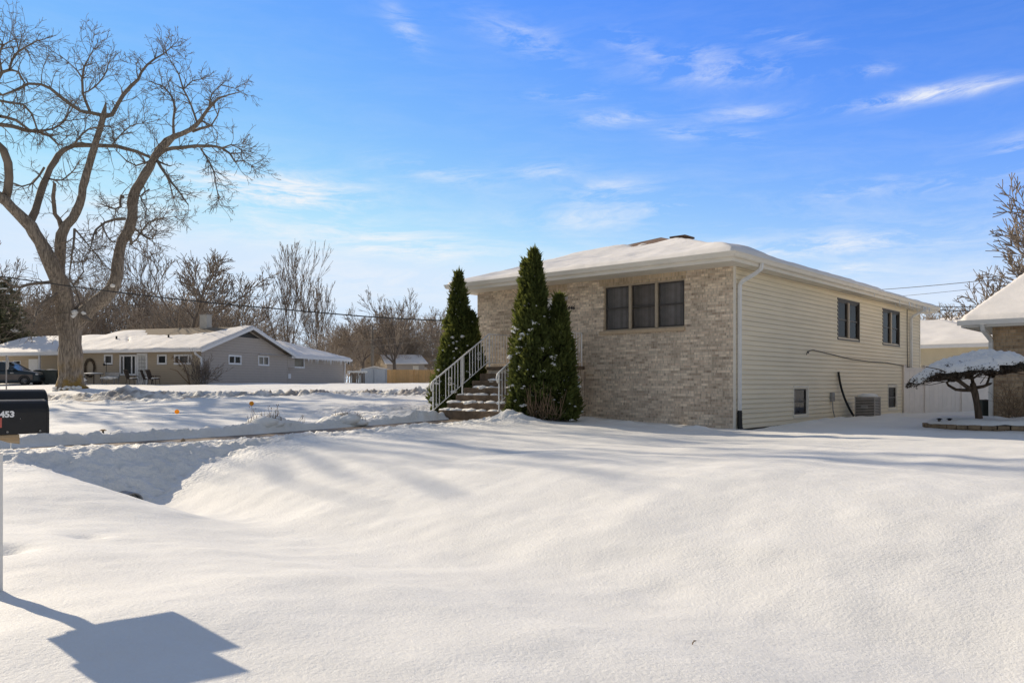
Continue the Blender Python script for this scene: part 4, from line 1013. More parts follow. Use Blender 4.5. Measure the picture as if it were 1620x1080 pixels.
# trees off beyond the neighbour's roof: each of its own make
def far_tree(px, Y, top_py, seed, label, par, trunk_frac=.3, r=None, group=None, mats=('bark_bg','bark_bg'), wide=1.0, outside=None, near_v=-999):
    b = on_ground(px, Y, False); h = EYE + (HZ - top_py)/FPX*Y - b.z
    T, W = gen_tree(seed, h*.93, r or h*.022, trunk_frac, par)
    if outside is not None:      # unseen crown trimmed
        keep = [i for i, q in enumerate(W.V) if ((q[:,0] + b.x)/(q[:,1] + b.y)).max() < outside and ((q[:,0] + b.x)*VX + (q[:,1] + b.y)*VY).min() > near_v]
        off = np.cumsum([0] + [len(q) for q in W.V]); F2 = []; n2 = 0
        for i in keep: F2.append(W.F[i] - off[i] + n2); n2 += len(W.V[i])
        W.V = [W.V[i] for i in keep]; W.F = F2; W.n = n2
    v, f = W.arrays(); zmax = v[:,2].max(); k = h/zmax
    t = add_tree(T, W, b, label, group, mt=mats[0], mw=mats[1]); t.scale = (k*wide, k*wide, k); return t
P1 = dict(PAR, tilt=(.25,.75), wiggle=.2, kids=(6,6,5), levels=3, minr=.022)
P2 = dict(PAR, tilt=(.05,.38), wiggle=.07, up=.16, spread=.42, mains=8, kids=(6,6,4), len=.95, minr=.02, ratio=.5)
P3 = dict(PAR, tilt=(.3,.9), wiggle=.14, up=.10, spread=.55, mains=7, kids=(6,6,5), minr=.022, len=.7)
far_tree(303, 72, 372, 3, 'tall spreading bare tree with forked trunk behind the chimney of the low house', P1, .28, .34, wide=1.05)
far_tree(360, 78, 408, 14, 'smaller bare tree with a leaning stem just right of the tree behind the chimney', P1, .25, .26)
far_tree(452, 80, 376, 5, 'bare tree of straight upswept stems rising tallest right of the gable peak', P2, .12, .2)
far_tree(500, 86, 424, 6, 'bushy upswept bare tree behind the hipped end of the low house', P2, .12, .18)
far_tree(624, 100, 452, 7, 'rounded bare tree with snow on its low limbs in front of the small far house', P3, .26, .32)
far_tree(702, 110, 482, 9, 'pale thin bare tree beside the left evergreen, beyond the cedar fence', P3, .3, .2)
far_tree(215, 92, 380, 12, 'slender bare tree between the big trunk and the tree behind the chimney', P2, .3, .2)
far_tree(28, 80, 378, 21, 'bare tree with fine branches behind the spruce, left of the big trunk', P1, .3, .25)
far_tree(575, 105, 488, 22, 'low bare tree behind the utility pole', P1, .3, .22)
far_tree(1712, 44, 225, 31, 'bare tree overhanging the right neighbour roof from beyond the frame edge', dict(P1, tilt=(.45,1.15), len=.62, kids=(7,7,6), mains=7), .3, .3)
far_tree(1560, 60, 418, 34, 'small bare tree rising behind the left slope of the right neighbour roof', dict(P1, tilt=(.3,.95)), .3, .2)
# one taller tree up the street, just outside the photograph, whose branches shade the lawn
P5 = dict(P1, minr=.044, kids=(7,6,5))
far_tree(-172, 43.5, -130, 17, 'tall bare tree standing up the street past the frame edge', P5, .3, .42, outside=-.668, near_v=5.4)

# the brown thicket behind the houses: one mass nobody could count
protos = []
for sd in range(5):
    T, W = gen_tree(100+sd, 9.0, .11, .14, dict(PAR, mains=7, tilt=(.05,.7), kids=(6,5,4), minr=.019, up=.05, wiggle=.2, len=.72))
    v1, f1 = T.arrays(); v2, f2 = W.arrays(); protos.append((np.concatenate([v1, v2]), np.concatenate([f1, f2+len(v1)])))
def thicket(name, label, spots, m):
    rng = random.Random(44); V = []; F = []; n = 0
    for (px, Y, h) in spots:
        v, f = protos[rng.randrange(5)]; a = rng.uniform(0, 6.28); s = h/9.0; b = on_ground(px, Y, False)
        c, sn = math.cos(a), math.sin(a)
        q = np.stack([(v[:,0]*c - v[:,1]*sn)*s*1.15 + b.x, (v[:,0]*sn + v[:,1]*c)*s*1.15 + b.y, v[:,2]*s + b.z], -1)
        V.append(q); F.append(f+n); n += len(v)
    o = raw_mesh(name, np.concatenate(V), np.concatenate(F), m); return tag(o, label, 'woodland', kind='stuff')
rng = random.Random(12); sp_ = []
for k in range(50):
    px = rng.uniform(-60, 560); Y = rng.uniform(84, 112)
    top = np.interp(px, [-60,40,150,260,330,420,470,560], [445,462,455,448,462,486,484,512]) + rng.uniform(6,48)
    sp_.append((px, Y, (HZ-top)/FPX*Y))
for k in range(34):
    px = rng.uniform(530, 760); Y = rng.uniform(125, 150); sp_.append((px, Y, (HZ - rng.uniform(500,545))/FPX*Y))
for k in range(46):
    px = rng.uniform(520, 770); Y = rng.uniform(150, 190); sp_.append((px, Y, (HZ - rng.uniform(545,578))/FPX*Y))
thicket('woodland', 'brown leafless woods behind the neighbouring houses', sp_, M['bark_thicket'])
thicket('far_woodland', 'distant brown leafless woods behind the beige garage', [(rng.uniform(1440,1640), rng.uniform(95,125), (HZ-rng.uniform(500,522))/FPX*105) for k in range(22)], M['bark_thicket'])

# ------------------------------------------------------------------ leafy sprays
def sprays(pos, dirs, length, width, rng, fold=.35):
    """many small diamond leaves: arrays of positions and directions -> verts, quads"""
    n = len(pos); pos = np.asarray(pos); d = np.asarray(dirs); d = d/np.linalg.norm(d, axis=1, keepdims=True)
    r = rng.normal(size=(n,3)); s = np.cross(d, r); s /= np.linalg.norm(s, axis=1, keepdims=True) + 1e-9
    l = length*rng.uniform(.6,1.4,(n,1)); w = width*rng.uniform(.6,1.4,(n,1)); up = np.cross(s, d)
    a = pos; b = pos + d*l*.5 + s*w + up*w*fold; c = pos + d*l; e = pos + d*l*.5 - s*w + up*w*fold
    v = np.stack([a,b,c,e], 1).reshape(-1,3); q = np.arange(4*n).reshape(n,4); return v, q

def arborvitae(name, label, loc, leaders, seed, snow_n, group):
    t = thing(name, label, 'evergreen', loc, 0, group)
    rng = np.random.default_rng(seed); rr = random.Random(seed)
    VV = []; QQ = []; n0 = 0; core = MB(); tr = MB(); snow = MB()
    def rad(z, h, R, a, k):
        f = z/h; base = R*np.clip(1-f,0,1)**.72*(.62+.38*np.clip(f/.16,0,1))
        lob = 1 + .32*vn(a*1.9+k*7, z*2.2, seed+k) + .26*vn(a*4.3+k, z*5.0, seed+k+5) + .14*vn(a*9+k, z*9.0, seed+k+9)
        return base*lob
    for k, (dx, dy, h, R, z0, cnt) in enumerate(leaders):
        f = rng.uniform(0,1,cnt)**1.25; z = z0 + (h-z0)*f; a = rng.uniform(0, 2*PI, cnt)
        rd = rad(z-z0, h-z0, R, a, k)*rng.uniform(.72,1.06,cnt)
        pos = np.stack([dx + rd*np.cos(a), dy + rd*np.sin(a), z], -1)
        d = np.stack([np.cos(a)*.75, np.sin(a)*.75, np.full(cnt, .75)], -1) + rng.normal(size=(cnt,3))*.42
        v, q = sprays(pos, d, .135, .030, rng); VV.append(v); QQ.append(q+n0); n0 += len(v)
        # long feathery tips that break the outline
        m = cnt//9; i = rng.integers(0, cnt, m); v, q = sprays(pos[i], d[i] + np.array([0,0,.5]), .23, .024, rng); VV.append(v); QQ.append(q+n0); n0 += len(v)
        prof = []
        for j in range(13):
            zz_ = (h-z0)*j/12; prof.append((float(R*max(0,1-j/12)**.72*(.62+.38*min(1,j/12/.16))*.70)+.004, z0+zz_))
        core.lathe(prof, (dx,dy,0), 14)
        tr.tube([(dx*.4,dy*.4,-.1),(dx*.7,dy*.7,.5),(dx,dy,max(1.0,z0+.5)),(dx,dy,h*.8)], [.075,.06,.05,.015], 7)
        for j in range(int(snow_n*R*h/1.0)):
            # snow sits on the outward ledges, thicker low on the sunny left side
            zz_ = z0 + (h-z0)*rr.uniform(.02,.94)**1.15; a_ = rr.choice([rr.uniform(PI*.75,PI*1.45), rr.uniform(PI*.75,PI*1.7), rr.uniform(0,2*PI)])
            rd_ = float(rad(np.array([zz_-z0]), h-z0, R, np.array([a_ % (2*PI)]), k)[0])*1.03
            s = rr.choice([.016,.02,.026,.032,.04,.06])*(1 if zz_ < h*.6 else .6)
            c = (dx+rd_*math.cos(a_), dy+rd_*math.sin(a_), zz_)
            for _ in range(rr.choice([1,2,3])):
                snow.blob((c[0]+rr.uniform(-1,1)*s, c[1]+rr.uniform(-1,1)*s, c[2]+rr.uniform(-.5,.5)*s), s*rr.uniform(.6,1.05), rr.random()*40, 2, .55, (1.15,1,.72))
    raw_mesh('foliage', np.concatenate(VV), np.concatenate(QQ), M['arbor'], t, smooth=False)
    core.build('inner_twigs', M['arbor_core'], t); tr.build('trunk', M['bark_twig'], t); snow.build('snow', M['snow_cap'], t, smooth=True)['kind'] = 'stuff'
    return t
ev = arborvitae('evergreen', 'tall evergreen right of the front steps with twin tips and a lower right shoulder', on_ground(858, 20.9) - Vector((0,0,.08)),
    [(-.22,.0,4.48,.58,.12,14000), (-.44,.1,4.22,.42,.5,5500), (.44,.0,3.28,.50,.12,11000), (-.62,-.05,1.1,.36,.02,3200), (.62,.05,1.6,.36,.05,3600)], 4, 46, 'snow dusted evergreens flanking the front steps')
# bare lower stems that show through the gap at its foot
rr = random.Random(9); mb = MB()
for k in range(60):
    a = rr.uniform(-.42,.5); p0 = (a*.8+rr.uniform(-.1,.1), -.42+rr.uniform(-.14,.1), rr.uniform(.0,.35)); p1 = (p0[0]+rr.uniform(-.22,.22), -.64+rr.uniform(-.12,.10), p0[2]+rr.uniform(.15,.75))
    mb.tube([p0, ((p0[0]+p1[0])/2+rr.uniform(-.05,.05), (p0[1]+p1[1])/2-.05, p1[2]*.5), p1], [.010,.008,.004], 4)
mb.build('bare_stems', M['dry'], ev)
arborvitae('evergreen', 'shorter evergreen left of the front steps behind the long white railing', on_ground(723, 24.2) - Vector((0,0,.08)),
    [(.04,.0,4.30,.60,.1,13000), (-.30,-.05,2.3,.52,.05,7500), (.42,.05,3.1,.50,.3,8500), (.58,.1,1.9,.42,.3,5000)], 23, 62, 'snow dusted evergreens flanking the front steps')

# spruce at the far left
def spruce(name, label, loc, h, R, seed):
    t = thing(name, label, 'evergreen', loc); rng = np.random.default_rng(seed); rr = random.Random(seed)
    VV = []; QQ = []; n0 = 0; tr = MB(); sn = MB()
    tr.tube([(0,0,-.3),(0,0,h*.5),(0,0,h)], [.22,.13,.02], 8)
    for k in range(150):
        f = rr.uniform(.06,1); z = h*(1-f)*.96 + .6; a = rr.uniform(0,6.28); l = R*(f**.8)*rr.uniform(.7,1.1)
        n = int(26*l)+8; u = rng.uniform(.15,1,n)
        droop = -.32*u*u*l + .08*l
        pos = np.stack([np.cos(a)*l*u, np.sin(a)*l*u, z+droop], -1) + rng.normal(size=(n,3))*np.array([.12,.12,.07])
        d = np.stack([np.full(n,math.cos(a)), np.full(n,math.sin(a)), np.full(n,-.25)], -1) + rng.normal(size=(n,3))*.6
        v, q = sprays(pos, d, .34, .07, rng); VV.append(v); QQ.append(q+n0); n0 += len(v)
        tr.tube([(0,0,z),(math.cos(a)*l*.8,math.sin(a)*l*.8,z-.1*l)], [.03,.01], 4)
        if rr.random() < .3: sn.blob((math.cos(a)*l*.8, math.sin(a)*l*.8, z-.12*l), rr.uniform(.1,.28), k, 1, .5, (1.3,1.3,.4))
    tr.build('trunk', M['bark_bg'], t); raw_mesh('foliage', np.concatenate(VV), np.concatenate(QQ), M['spruce'], t, smooth=False); sn.build('snow', M['snow_cap'], t, smooth=True)
spruce('spruce', 'dark snow flecked spruce beyond the parked car, left of the big trunk', on_ground(8, 66) , 9.0, 3.6, 2)

# pruned umbrella tree in the raised bed
b = on_ground(1545, 19.4); b.z += .06
t = thing('pruned_tree', 'low umbrella shaped pruned tree under a thick cap of snow in the raised bed', 'tree', b)
T = Wood(); W = Wood(); rng = random.Random(6)
def U(px, py, dy=0): return at(px, py, 19.4+dy) - b
def ul(W_, pts, dy0, dy1, s=9):
    n = len(pts); P = []; R = []
    for i, (px, py, r) in enumerate(pts): P.append(U(px, py, dy0+(dy1-dy0)*i/(n-1))); R.append(r*19.4/FPX)
    W_.add(P, R, s)
ul(T, [(1549,662,5.6),(1547,650,4.8),(1545,636,4.6),(1543,624,5),(1540,614,5.2),(1539,606,4)], 0, 0, 12)
for pts, d0, d1 in [([(1541,616,3.6),(1530,612,3.2),(1518,603,3),(1508,598,2.4),(1498,596,1.8),(1480,590,1.2)],0,-.5), ([(1538,617,3),(1524,617,2.8),(1512,616,2.4),(1500,609,2.0),(1498,606,1.8),(1502,600,1.4)],0,.3),
    ([(1540,610,3.4),(1538,600,2.6),(1534,595,2),(1520,592,1.6)],0,.6), ([(1545,613,3),(1556,611,2.6),(1566,607,2),(1569,606,1.0)],0,-.3), ([(1560,610,2),(1564,600,1.7),(1566,594,1.5),(1578,592,1.6),(1592,585,1.4),(1605,580,1)],-.1,.3),
    ([(1538,600,1.8),(1548,592,1.4),(1562,588,1),(1580,584,.7)],0,-.6), ([(1508,598,1.6),(1500,590,1.2),(1485,584,.8),(1465,580,.6)],-.3,-.8), ([(1534,596,1.4),(1545,586,1),(1555,578,.7)],.3,.8), ([(1520,593,1.3),(1505,586,1),(1490,578,.7)],.5,.9)]:
    ul(T, pts, d0, d1, 8)
rx = 83*19.4/FPX
oxp = [1448,1458,1470,1485,1500,1520,1540,1560,1580,1600,1612,1622]; oyp = [604,594,585,577,571,564,559,556.5,557.5,563,571,581]
cxw = U(1536, 600).x; rx = 86*19.4/FPX; ry_ = 1.15
def canopy(x, y):
    """top of the shorn umbrella under its snow, local to the tree"""
    px = 1536 + x/19.4*FPX
    zt = (HZ - np.interp(px, oxp, oyp))/FPX*19.4 + EYE - b.z
    return zt - .40*(np.clip(np.abs(y)/ry_, 0, 1.2))**2.2
def rimr(a): return .93 + .09*vn(np.cos(a)*2.4+5, np.sin(a)*2.4+5, 5) + .08*vn(np.cos(a)*7+5, np.sin(a)*7+5, 6)
g = np.random.default_rng(3)
roots = [Vector(U(1508,600,-.1)), Vector(U(1534,596,.1)), Vector(U(1552,604,0)), Vector(U(1570,594,.1)), Vector(U(1498,597,.2)), Vector(U(1585,589,-.1))]
for k in range(330):
    a = rng.uniform(0,6.28); q = math.sqrt(rng.uniform(.08,1))*float(rimr(np.array([a]))[0])
    x, y = math.cos(a)*q*rx, math.sin(a)*q*ry_; e = Vector((cxw+x, y, float(canopy(x, y)) - rng.uniform(.10,.16)))
    s_ = min(roots, key=lambda p: (p-e).length) + rvec(rng)*.06; m_ = s_.lerp(e, .6) + Vector((0,0,-.05)) + rvec(rng)*.05
    W.add([s_, m_, e], [.011,.008,.004], 4)
    for _ in range(2): W.add([e, e + Vector((rng.uniform(-.12,.12), rng.uniform(-.1,.1), rng.uniform(-.09,.05)))], [.005,.002], 3)
n = 5200; a = g.uniform(0,6.28,n); q = np.sqrt(g.uniform(.30,1.06,n))*rimr(a); X = np.cos(a)*q*rx; Y = np.sin(a)*q*ry_
clumpy = vn(a*5, q*6, 12)*.035
pos = np.stack([cxw+X, Y, canopy(X, Y) - .09 + clumpy + g.normal(size=n)*.028], -1)
v, qd = sprays(pos, np.stack([np.cos(a), np.sin(a), g.normal(size=n)*.5-.35], -1)+g.normal(size=(n,3))*.5, .072, .014, g)
nr, na = 34, 150; A_, Q_ = np.meshgrid(np.arange(na)*2*PI/na, np.arange(nr+1)/nr)
qq = Q_*rimr(A_)*.985; X = np.cos(A_)*qq*rx; Y = np.sin(A_)*qq*ry_
lum = .055*fbm(X*3.2, Y*3.2, 8, 3) + .05*np.abs(fbm(X*5.5, Y*5.5, 9, 3))
Zs = canopy(X, Y) - .07 + (.075 + lum)*np.sqrt(np.clip(1-Q_**6, 0, 1))
ii = np.arange((nr+1)*na).reshape(nr+1, na); sq = np.stack([ii[:-1], ii[1:], np.roll(ii[1:],-1,1), np.roll(ii[:-1],-1,1)], -1).reshape(-1,4)
T.build('trunk', M['bark_dark'], t); W.build('twigs', M['bark_dark'], t)
raw_mesh('foliage', v, qd, M['yew'], t, smooth=False)
raw_mesh('snow', np.stack([cxw+X, Y, Zs], -1).reshape(-1,3), sq, M['snow_cap'], t)
# ------------------------------------------------------------------ mailboxes at the left edge
def mailbox(label, loc, h, w, ln, number=None, flag=False, bracket=False):
    t = thing('mailbox', label, 'mailbox', loc, math.atan2(VY, VX), 'black mailboxes on the shared post')   # local +x: away from the street
    mb = MB(); prof = [(-w/2,0),(w/2,0)] ; r = w/2; sh = h - r*.92
    n = 12
    for k in range(n+1):
        a = PI*k/n; prof.append((r*math.cos(a), sh + r*.92*math.sin(a)))
    mb.prism(prof, lambda p, s: (s, p[0], p[1]), -ln/2, ln/2)
    mb.build('box', M['black'], t, bevel=.004)
    mb = MB(); mb.prism([(y*1.03, z*1.012-.002) for y, z in prof], lambda p, s: (s, p[0], p[1]), -ln/2-.02, -ln/2+.012); dr = mb.build('door', M['black'], t, bevel=.004)
    mb = MB(); mb.tube([(-ln/2-.02,-.02,h*.8),(-ln/2-.05,-.02,h*.82),(-ln/2-.05,.02,h*.82),(-ln/2-.02,.02,h*.8)], .006, 6); mb.build('latch', M['galv'], dr)
    mb = MB(); mb.prism([(y*1.03, z*1.012-.002) for y, z in prof], lambda p, s: (s, p[0], p[1]), ln/2-.012, ln/2+.004); mb.build('rear_cap', M['black'], t, bevel=.004)
    mb = MB()
    for x in (-.1, .02, ln/2-.05): mb.lathe([(0,.006),(.006,.004),(.007,0)], (x,-w/2-.006,.016), 8, 'y')
    mb.build('rivet', M['galv'], t)
    sn = MB(); rs = random.Random(int(h*1000))
    for k in range(5): sn.blob((rs.uniform(-.05,ln/2-.03), -w/2-.001, rs.uniform(.03,sh)), rs.uniform(.0015,.004), k, 1, .3)
    sn.build('snow_speck', M['snow_cap'], t)
    if number: text_mesh('number', number, .05, .001, M['white_num'], t, Matrix.Translation((NUMX,-w/2-.0022,NUMZ)) @ Matrix.Rotation(PI/2, 4, 'X') @ Matrix.Diagonal((1.05,1,1,1)), .0022)
    if flag:
        mb = MB(); mb.box(-.20, -.045, -w/2-.012, -w/2-.006, .075, .095); mb.box(-.06, -.012, -w/2-.012, -w/2-.005, .045, .105); mb.build('flag', M['red'], t)
    if bracket: pass
    return t
md = Vector((VX, VY, 0)); mn_ = Vector((-UX, -UY, 0)) * 1.0       # along the box, and across it toward our side (+r negative)
MW, MH, ML = .17, .212, .50
corner = at(77, 684.6, 5.0)                  # lower rear corner on the near side of the front box
c1 = corner - md*(ML/2) - mn_*(MW/2)
def mm(loc): return Vector((loc.x, loc.y, loc.z))
NUMX, NUMZ = -.02, .108
mailbox('black metal mailbox with white house number, nearer of the two on the post', mm(c1), MH, MW, ML, '453', True)
corner2 = at(73.5, 634, 5.38); c2 = corner2 - md*(ML/2) - mn_*(MW/2); c2.z = c1.z + .03
mailbox('plain black metal mailbox behind the numbered one on the post', mm(c2), MH+.032, MW+.01, ML+.01)
cpx = (c1 + c2)/2
t = thing('mailbox_post', 'pale timber mailbox post with angled braces under the two mailboxes', 'post', Vector((c1.x, c1.y, 0)) - md*.035, math.atan2(VY, VX))
pz = c1.z - .026; p0 = t.location; g0 = gz(p0.x, p0.y)
mb = MB(); mb.box(-.045,.045,-.045,.045, g0-.3, pz-.09); mb.build('upright', M['white'], t, bevel=.006)
mb = MB(); mb.box(-.20,.125,-.075,.40, pz+.004, pz+.024); mb.build('shelf_board', M['wood'], t, bevel=.003)
mb = MB(); mb.prism([(-.10,pz+.003),(.13,pz+.003),(.13,pz-.036),(.075,pz-.026),(.03,pz-.008),(-.10,pz-.008)], lambda p, s: (p[0], s, p[1]), -.060, -.036); mb.build('bracket', M['wood'], t)
mb = MB(); mb.box(-.15,.2,.18,.375, pz+.026, c2.z-.003); mb.build('riser_block', M['wood'], t)

# ------------------------------------------------------------------ small things on the snow, left
def stake(label, px, Y, py_top, m, r, name='stake'):
    b = on_ground(px, Y); top = EYE + (HZ-py_top)/FPX*Y
    mb = MB(); mb.tube([(0,0,-.2),(0,0,(top-b.z))], r, 6); o = mb.build(name, M[m], None); o.location = b; return tag(o, label, 'stake')
stake('thin white driveway marker stake beyond the mailboxes', 17, 13.0, 693, 'white', .008, 'marker_stake')
def reflector(label, px, Y, py, r):
    b = on_ground(px, Y); c = EYE + (HZ-py)/FPX*Y - b.z
    t = thing('reflector', label, 'reflector', b, .35, 'amber reflectors in the snowy swale')
    mb = MB(); mb.tube([(0,0,-.1),(0,0,c)], .008, 5); mb.build('stem', M['galv'], t)
    mb = MB(); mb.lathe([(0,-.018),(r*.9,-.016),(r,-.008),(r,.006),(r*.8,.02),(0,.028)], (0,0,c), 14, 'y'); mb.build('lens', M['orange'], t, smooth=False)
reflector('round amber reflector low in the snow, nearer of the two', 280, 24.3, 651, .07)
reflector('round amber reflector farther off by the side street lumps', 398, 28.0, 638, .08)
b = on_ground(163, 15.6); b.z += .05; t = thing('garden_light', 'small dark garden light poking out of the snow past the shovelled path', 'garden light', b, .4)
mb = MB(); mb.tube([(0,0,-.05),(0,0,.055)], .022, 8); mb.build('stem', M['black_plastic'], t)
mb = MB(); mb.box(-.062,.062,-.062,.062,.05,.066); mb.box(-.04,.04,-.04,.04,.066,.08); mb.build('cap', M['wood'], t, bevel=.004)
b = on_ground(290, 14.7); mb = MB(); mb.blob((0,0,.03), .05, 4, 2, .5, (.9,.7,.9)); o = mb.build('stone', M['stone'], None, smooth=True); o.location = b; tag(o, 'small tan stone on the churned snow beside the path', 'stone')
b = on_ground(1095, 4.6); mb = MB(); mb.tube([(0,0,-.02),(.004,.0,.012),(.016,.004,.02)], [.004,.004,.002], 5); mb.blob((.016,.004,.021), .007, 2, 1, .4, (1.6,1,.5)); o = mb.build('twig_tip', M['dry'], None); o.location = b; tag(o, 'tiny dark twig tip poking out of the smooth foreground snow', 'twig')
# culvert mouth in the ditch
ci = Vector((-5.35, 11.2, 0)); r_ = 12.35; v_ = 5.2
cp = Vector((r_*UX + v_*VX, r_*UY + v_*VY, 0)); cp.z = gz(cp.x, cp.y)
cp.z -= .03; t = thing('culvert_pipe', 'dark culvert mouth almost buried in the snowy ditch', 'pipe', cp, math.atan2(-UY, -UX))
mb = MB(); prof = [(.13,-.9),(.15,-.9),(.15,.02),(.14,.03),(.13,.02),(.13,-.9)]; mb.lathe([(r, x) for r, x in prof], (0,0,.0), 18, 'x'); mb.build('pipe', M['galv'], t, smooth=True)
mb = MB(); mb.lathe([(0,-.2),(.128,-.19)], (0,0,.0), 18, 'x'); mb.build('dark_inside', M['dark'], t)

# snow-smothered clumps along the shovelled path
def clump(name, label, px, Y, w, h, seed, stems, lean=.3):
    b = on_ground(px, Y); b.z -= .05
    t = thing(name, label, 'shrub', b, 0, 'snow smothered clumps along the path'); rr = random.Random(seed)
    mb = MB()
    for k in range(13): 
        q = rr.uniform(-1,1); mb.blob((q*w*.8, rr.uniform(-.2,.2), h*.30*(1-q*q)+.02), rr.uniform(.5,.8)*h*(1-.45*q*q), seed+k, 2, .42, (1.5,1.2,.8))
    mb.build('snow', M['snow_cap'], t, smooth=True)
    mb = MB()
    for k in range(stems):
        x = rr.gauss(.12*w, w*.32); l = rr.uniform(.3,1.0)*h; y = rr.uniform(-.42,.0)*h
        mb.tube([(x,y-.04,h*.15),(x+rr.uniform(-.5,.5)*l*.3,y-.2*h*rr.random(),h*.3+l*.45),(x+rr.uniform(-.6,.9)*l*lean*1.6,y-.3*h*rr.random(),h*.35+l*rr.uniform(.3,.85))], [.006,.005,.002], 4)
    mb.build('stems', M['dry'], t)
clump('grass_clump', 'snow capped dead grass clump on the path bank, with tall stray stalks', 420, 18.3, .42, .36, 5, 110)
clump('low_shrub', 'wider snow smothered shrub with upright twigs on the path bank', 545, 19.9, .55, .30, 8, 170)
clump('grass_clump', 'small snow heap with few stems between the wide shrub and the front steps', 602, 20.8, .34, .20, 12, 14)
def stalks(label, px, Y, n, h, seed, spread=.12):
    b = on_ground(px, Y); rr = random.Random(seed); mb = MB()
    for k in range(n):
        x = rr.uniform(-spread,spread); l = h*rr.uniform(.5,1)
        mb.tube([(x,0,-.05),(x+rr.uniform(-.06,.1),rr.uniform(-.05,.05),l*.5),(x+rr.uniform(-.1,.28)*h,rr.uniform(-.1,.1),l)], [.006,.005,.003], 4)
        if rr.random() < .6: mb.blob((x+.05*h,0,l*.98), .012, k, 1, .3)
    o = mb.build('dead_stalks', M['dry'], None); o.location = b; tag(o, label, 'weeds')
stalks('tall dead stalks leaning beside the grass clump', 432, 18.3, 7, .46, 3)
stalks('a few thin dead stalks left of the grass clump', 398, 18.0, 4, .45, 4)
stalks('short dead stalks between the grass clump and the wide shrub', 474, 19.0, 4, .25, 6)

# bare climber in front of the stoop's right end
b = HW(-4.35, -.9, 0); t = thing('bare_shrub', 'tall thin leafless shrub at the right end of the stoop', 'shrub', b); rr = random.Random(31); mb = MB(); sn = MB()
for k in range(16):
    x = rr.uniform(-.22,.18); h = rr.uniform(.9,2.2); mb.tube([(x*.6,0,-.1),(x+rr.uniform(-.08,.08),rr.uniform(-.1,.1),h*.5),(x*1.3+rr.uniform(-.1,.1),rr.uniform(-.1,.1),h)], [.009,.007,.003], 4)
mb.tube([(-.12,0,0),(-.13,.0,1.4),(-.15,.02,3.1)], [.012,.010,.006], 5); mb.build('stems', M['dry'], t)
for k in range(30): sn.blob((rr.uniform(-.2,.25), rr.uniform(-.25,.0), rr.uniform(.1,1.35)), rr.uniform(.02,.06), k, 1, .5, (1,1,.8))
sn.build('snow', M['snow_cap'], t, smooth=True)

# ------------------------------------------------------------------ raised bed at the right
bed = on_ground(1545, 19.1)
cen = at(1592, 660, 19.9); cen.z = 0
t = thing('raised_bed', 'low curved raised bed edged with tan stone blocks and filled with snow', 'planter', cen)
def bedpt(a, r=1.0): return Vector((math.cos(a)*2.0*r, math.sin(a)*1.25*r, 0))
gb = gz(cen.x, cen.y) - .02
zt_ = []
k = 0; a = -PI*1.12; rr = random.Random(2)
while a < -PI*.02:
    da = rr.uniform(.13,.19); skip = -PI*.40 < a < -PI*.33
    if not skip:
        for lay in (0, 1):
            if lay == 1 and a > -PI*.45: continue
            mb = MB(); q0 = a + .008 + lay*.05; q1 = a + da - .008 + lay*.05
            i0, i1 = bedpt(q0,.88), bedpt(q1,.88); o0, o1 = bedpt(q0, 1+rr.uniform(-.012,.012)), bedpt(q1, 1+rr.uniform(-.012,.012))
            z0, z1 = gb - .06 + lay*.105, gb + .04 + lay*.105 + rr.uniform(-.006,.008)
            mb.add([(*p.xy, z0) for p in (i0,o0,o1,i1)] + [(*p.xy, z1) for p in (i0,o0,o1,i1)], [(0,1,2,3),(4,7,6,5),(0,4,5,1),(1,5,6,2),(2,6,7,3),(3,7,4,0)])
            mb.build('stone_block', M['stone'], t, bevel=.012)
    a += da
nr, na = 26, 90; vs = []; 
for i in range(nr+1):
    for j in range(na):
        q = i/nr; an = 2*PI*j/na; p = bedpt(an, .99*q); wx, wy = p.x+cen.x, p.y+cen.y
        z = gb + .245 + .05*float(fbm(np.array([wx*1.6]), np.array([wy*1.6]), 77, 3)[0]) - .11*max(0,(q-.9)/.1)**2 + .05*math.exp(-((p.x+.55)/.3)**2-((p.y+.3)/.3)**2) - (.10 if an > PI*1.62 and q > .95 else 0)
        vs.append((p.x, p.y, z))
ii = np.arange((nr+1)*na).reshape(nr+1, na); q = np.stack([ii[:-1], ii[1:], np.roll(ii[1:],-1,1), np.roll(ii[:-1],-1,1)], -1).reshape(-1,4)
raw_mesh('snow', vs, q, M['snow_cap'], t)
for (px, py, lb) in ((1486,657,'dark round garden light in the raised bed, left of the pair'), (1502,654,'dark round garden light in the raised bed, right of the pair')):
    Y = 19.7; p = at(px, py, Y); p.z = gb + .262; g_ = thing('garden_light', lb, 'garden light', p, 0, 'garden lights in the raised bed')
    mb = MB(); mb.lathe([(0,.03),(.055,.022),(.07,.006),(.066,0),(0,-.002)], (0,0,0), 14); mb.build('cap', M['black_plastic'], g_)
    mb = MB(); mb.lathe([(.04,0),(.036,-.05),(.01,-.06),(.01,-.22)], (0,0,0), 10); mb.build('lamp', M['bronze'], g_)
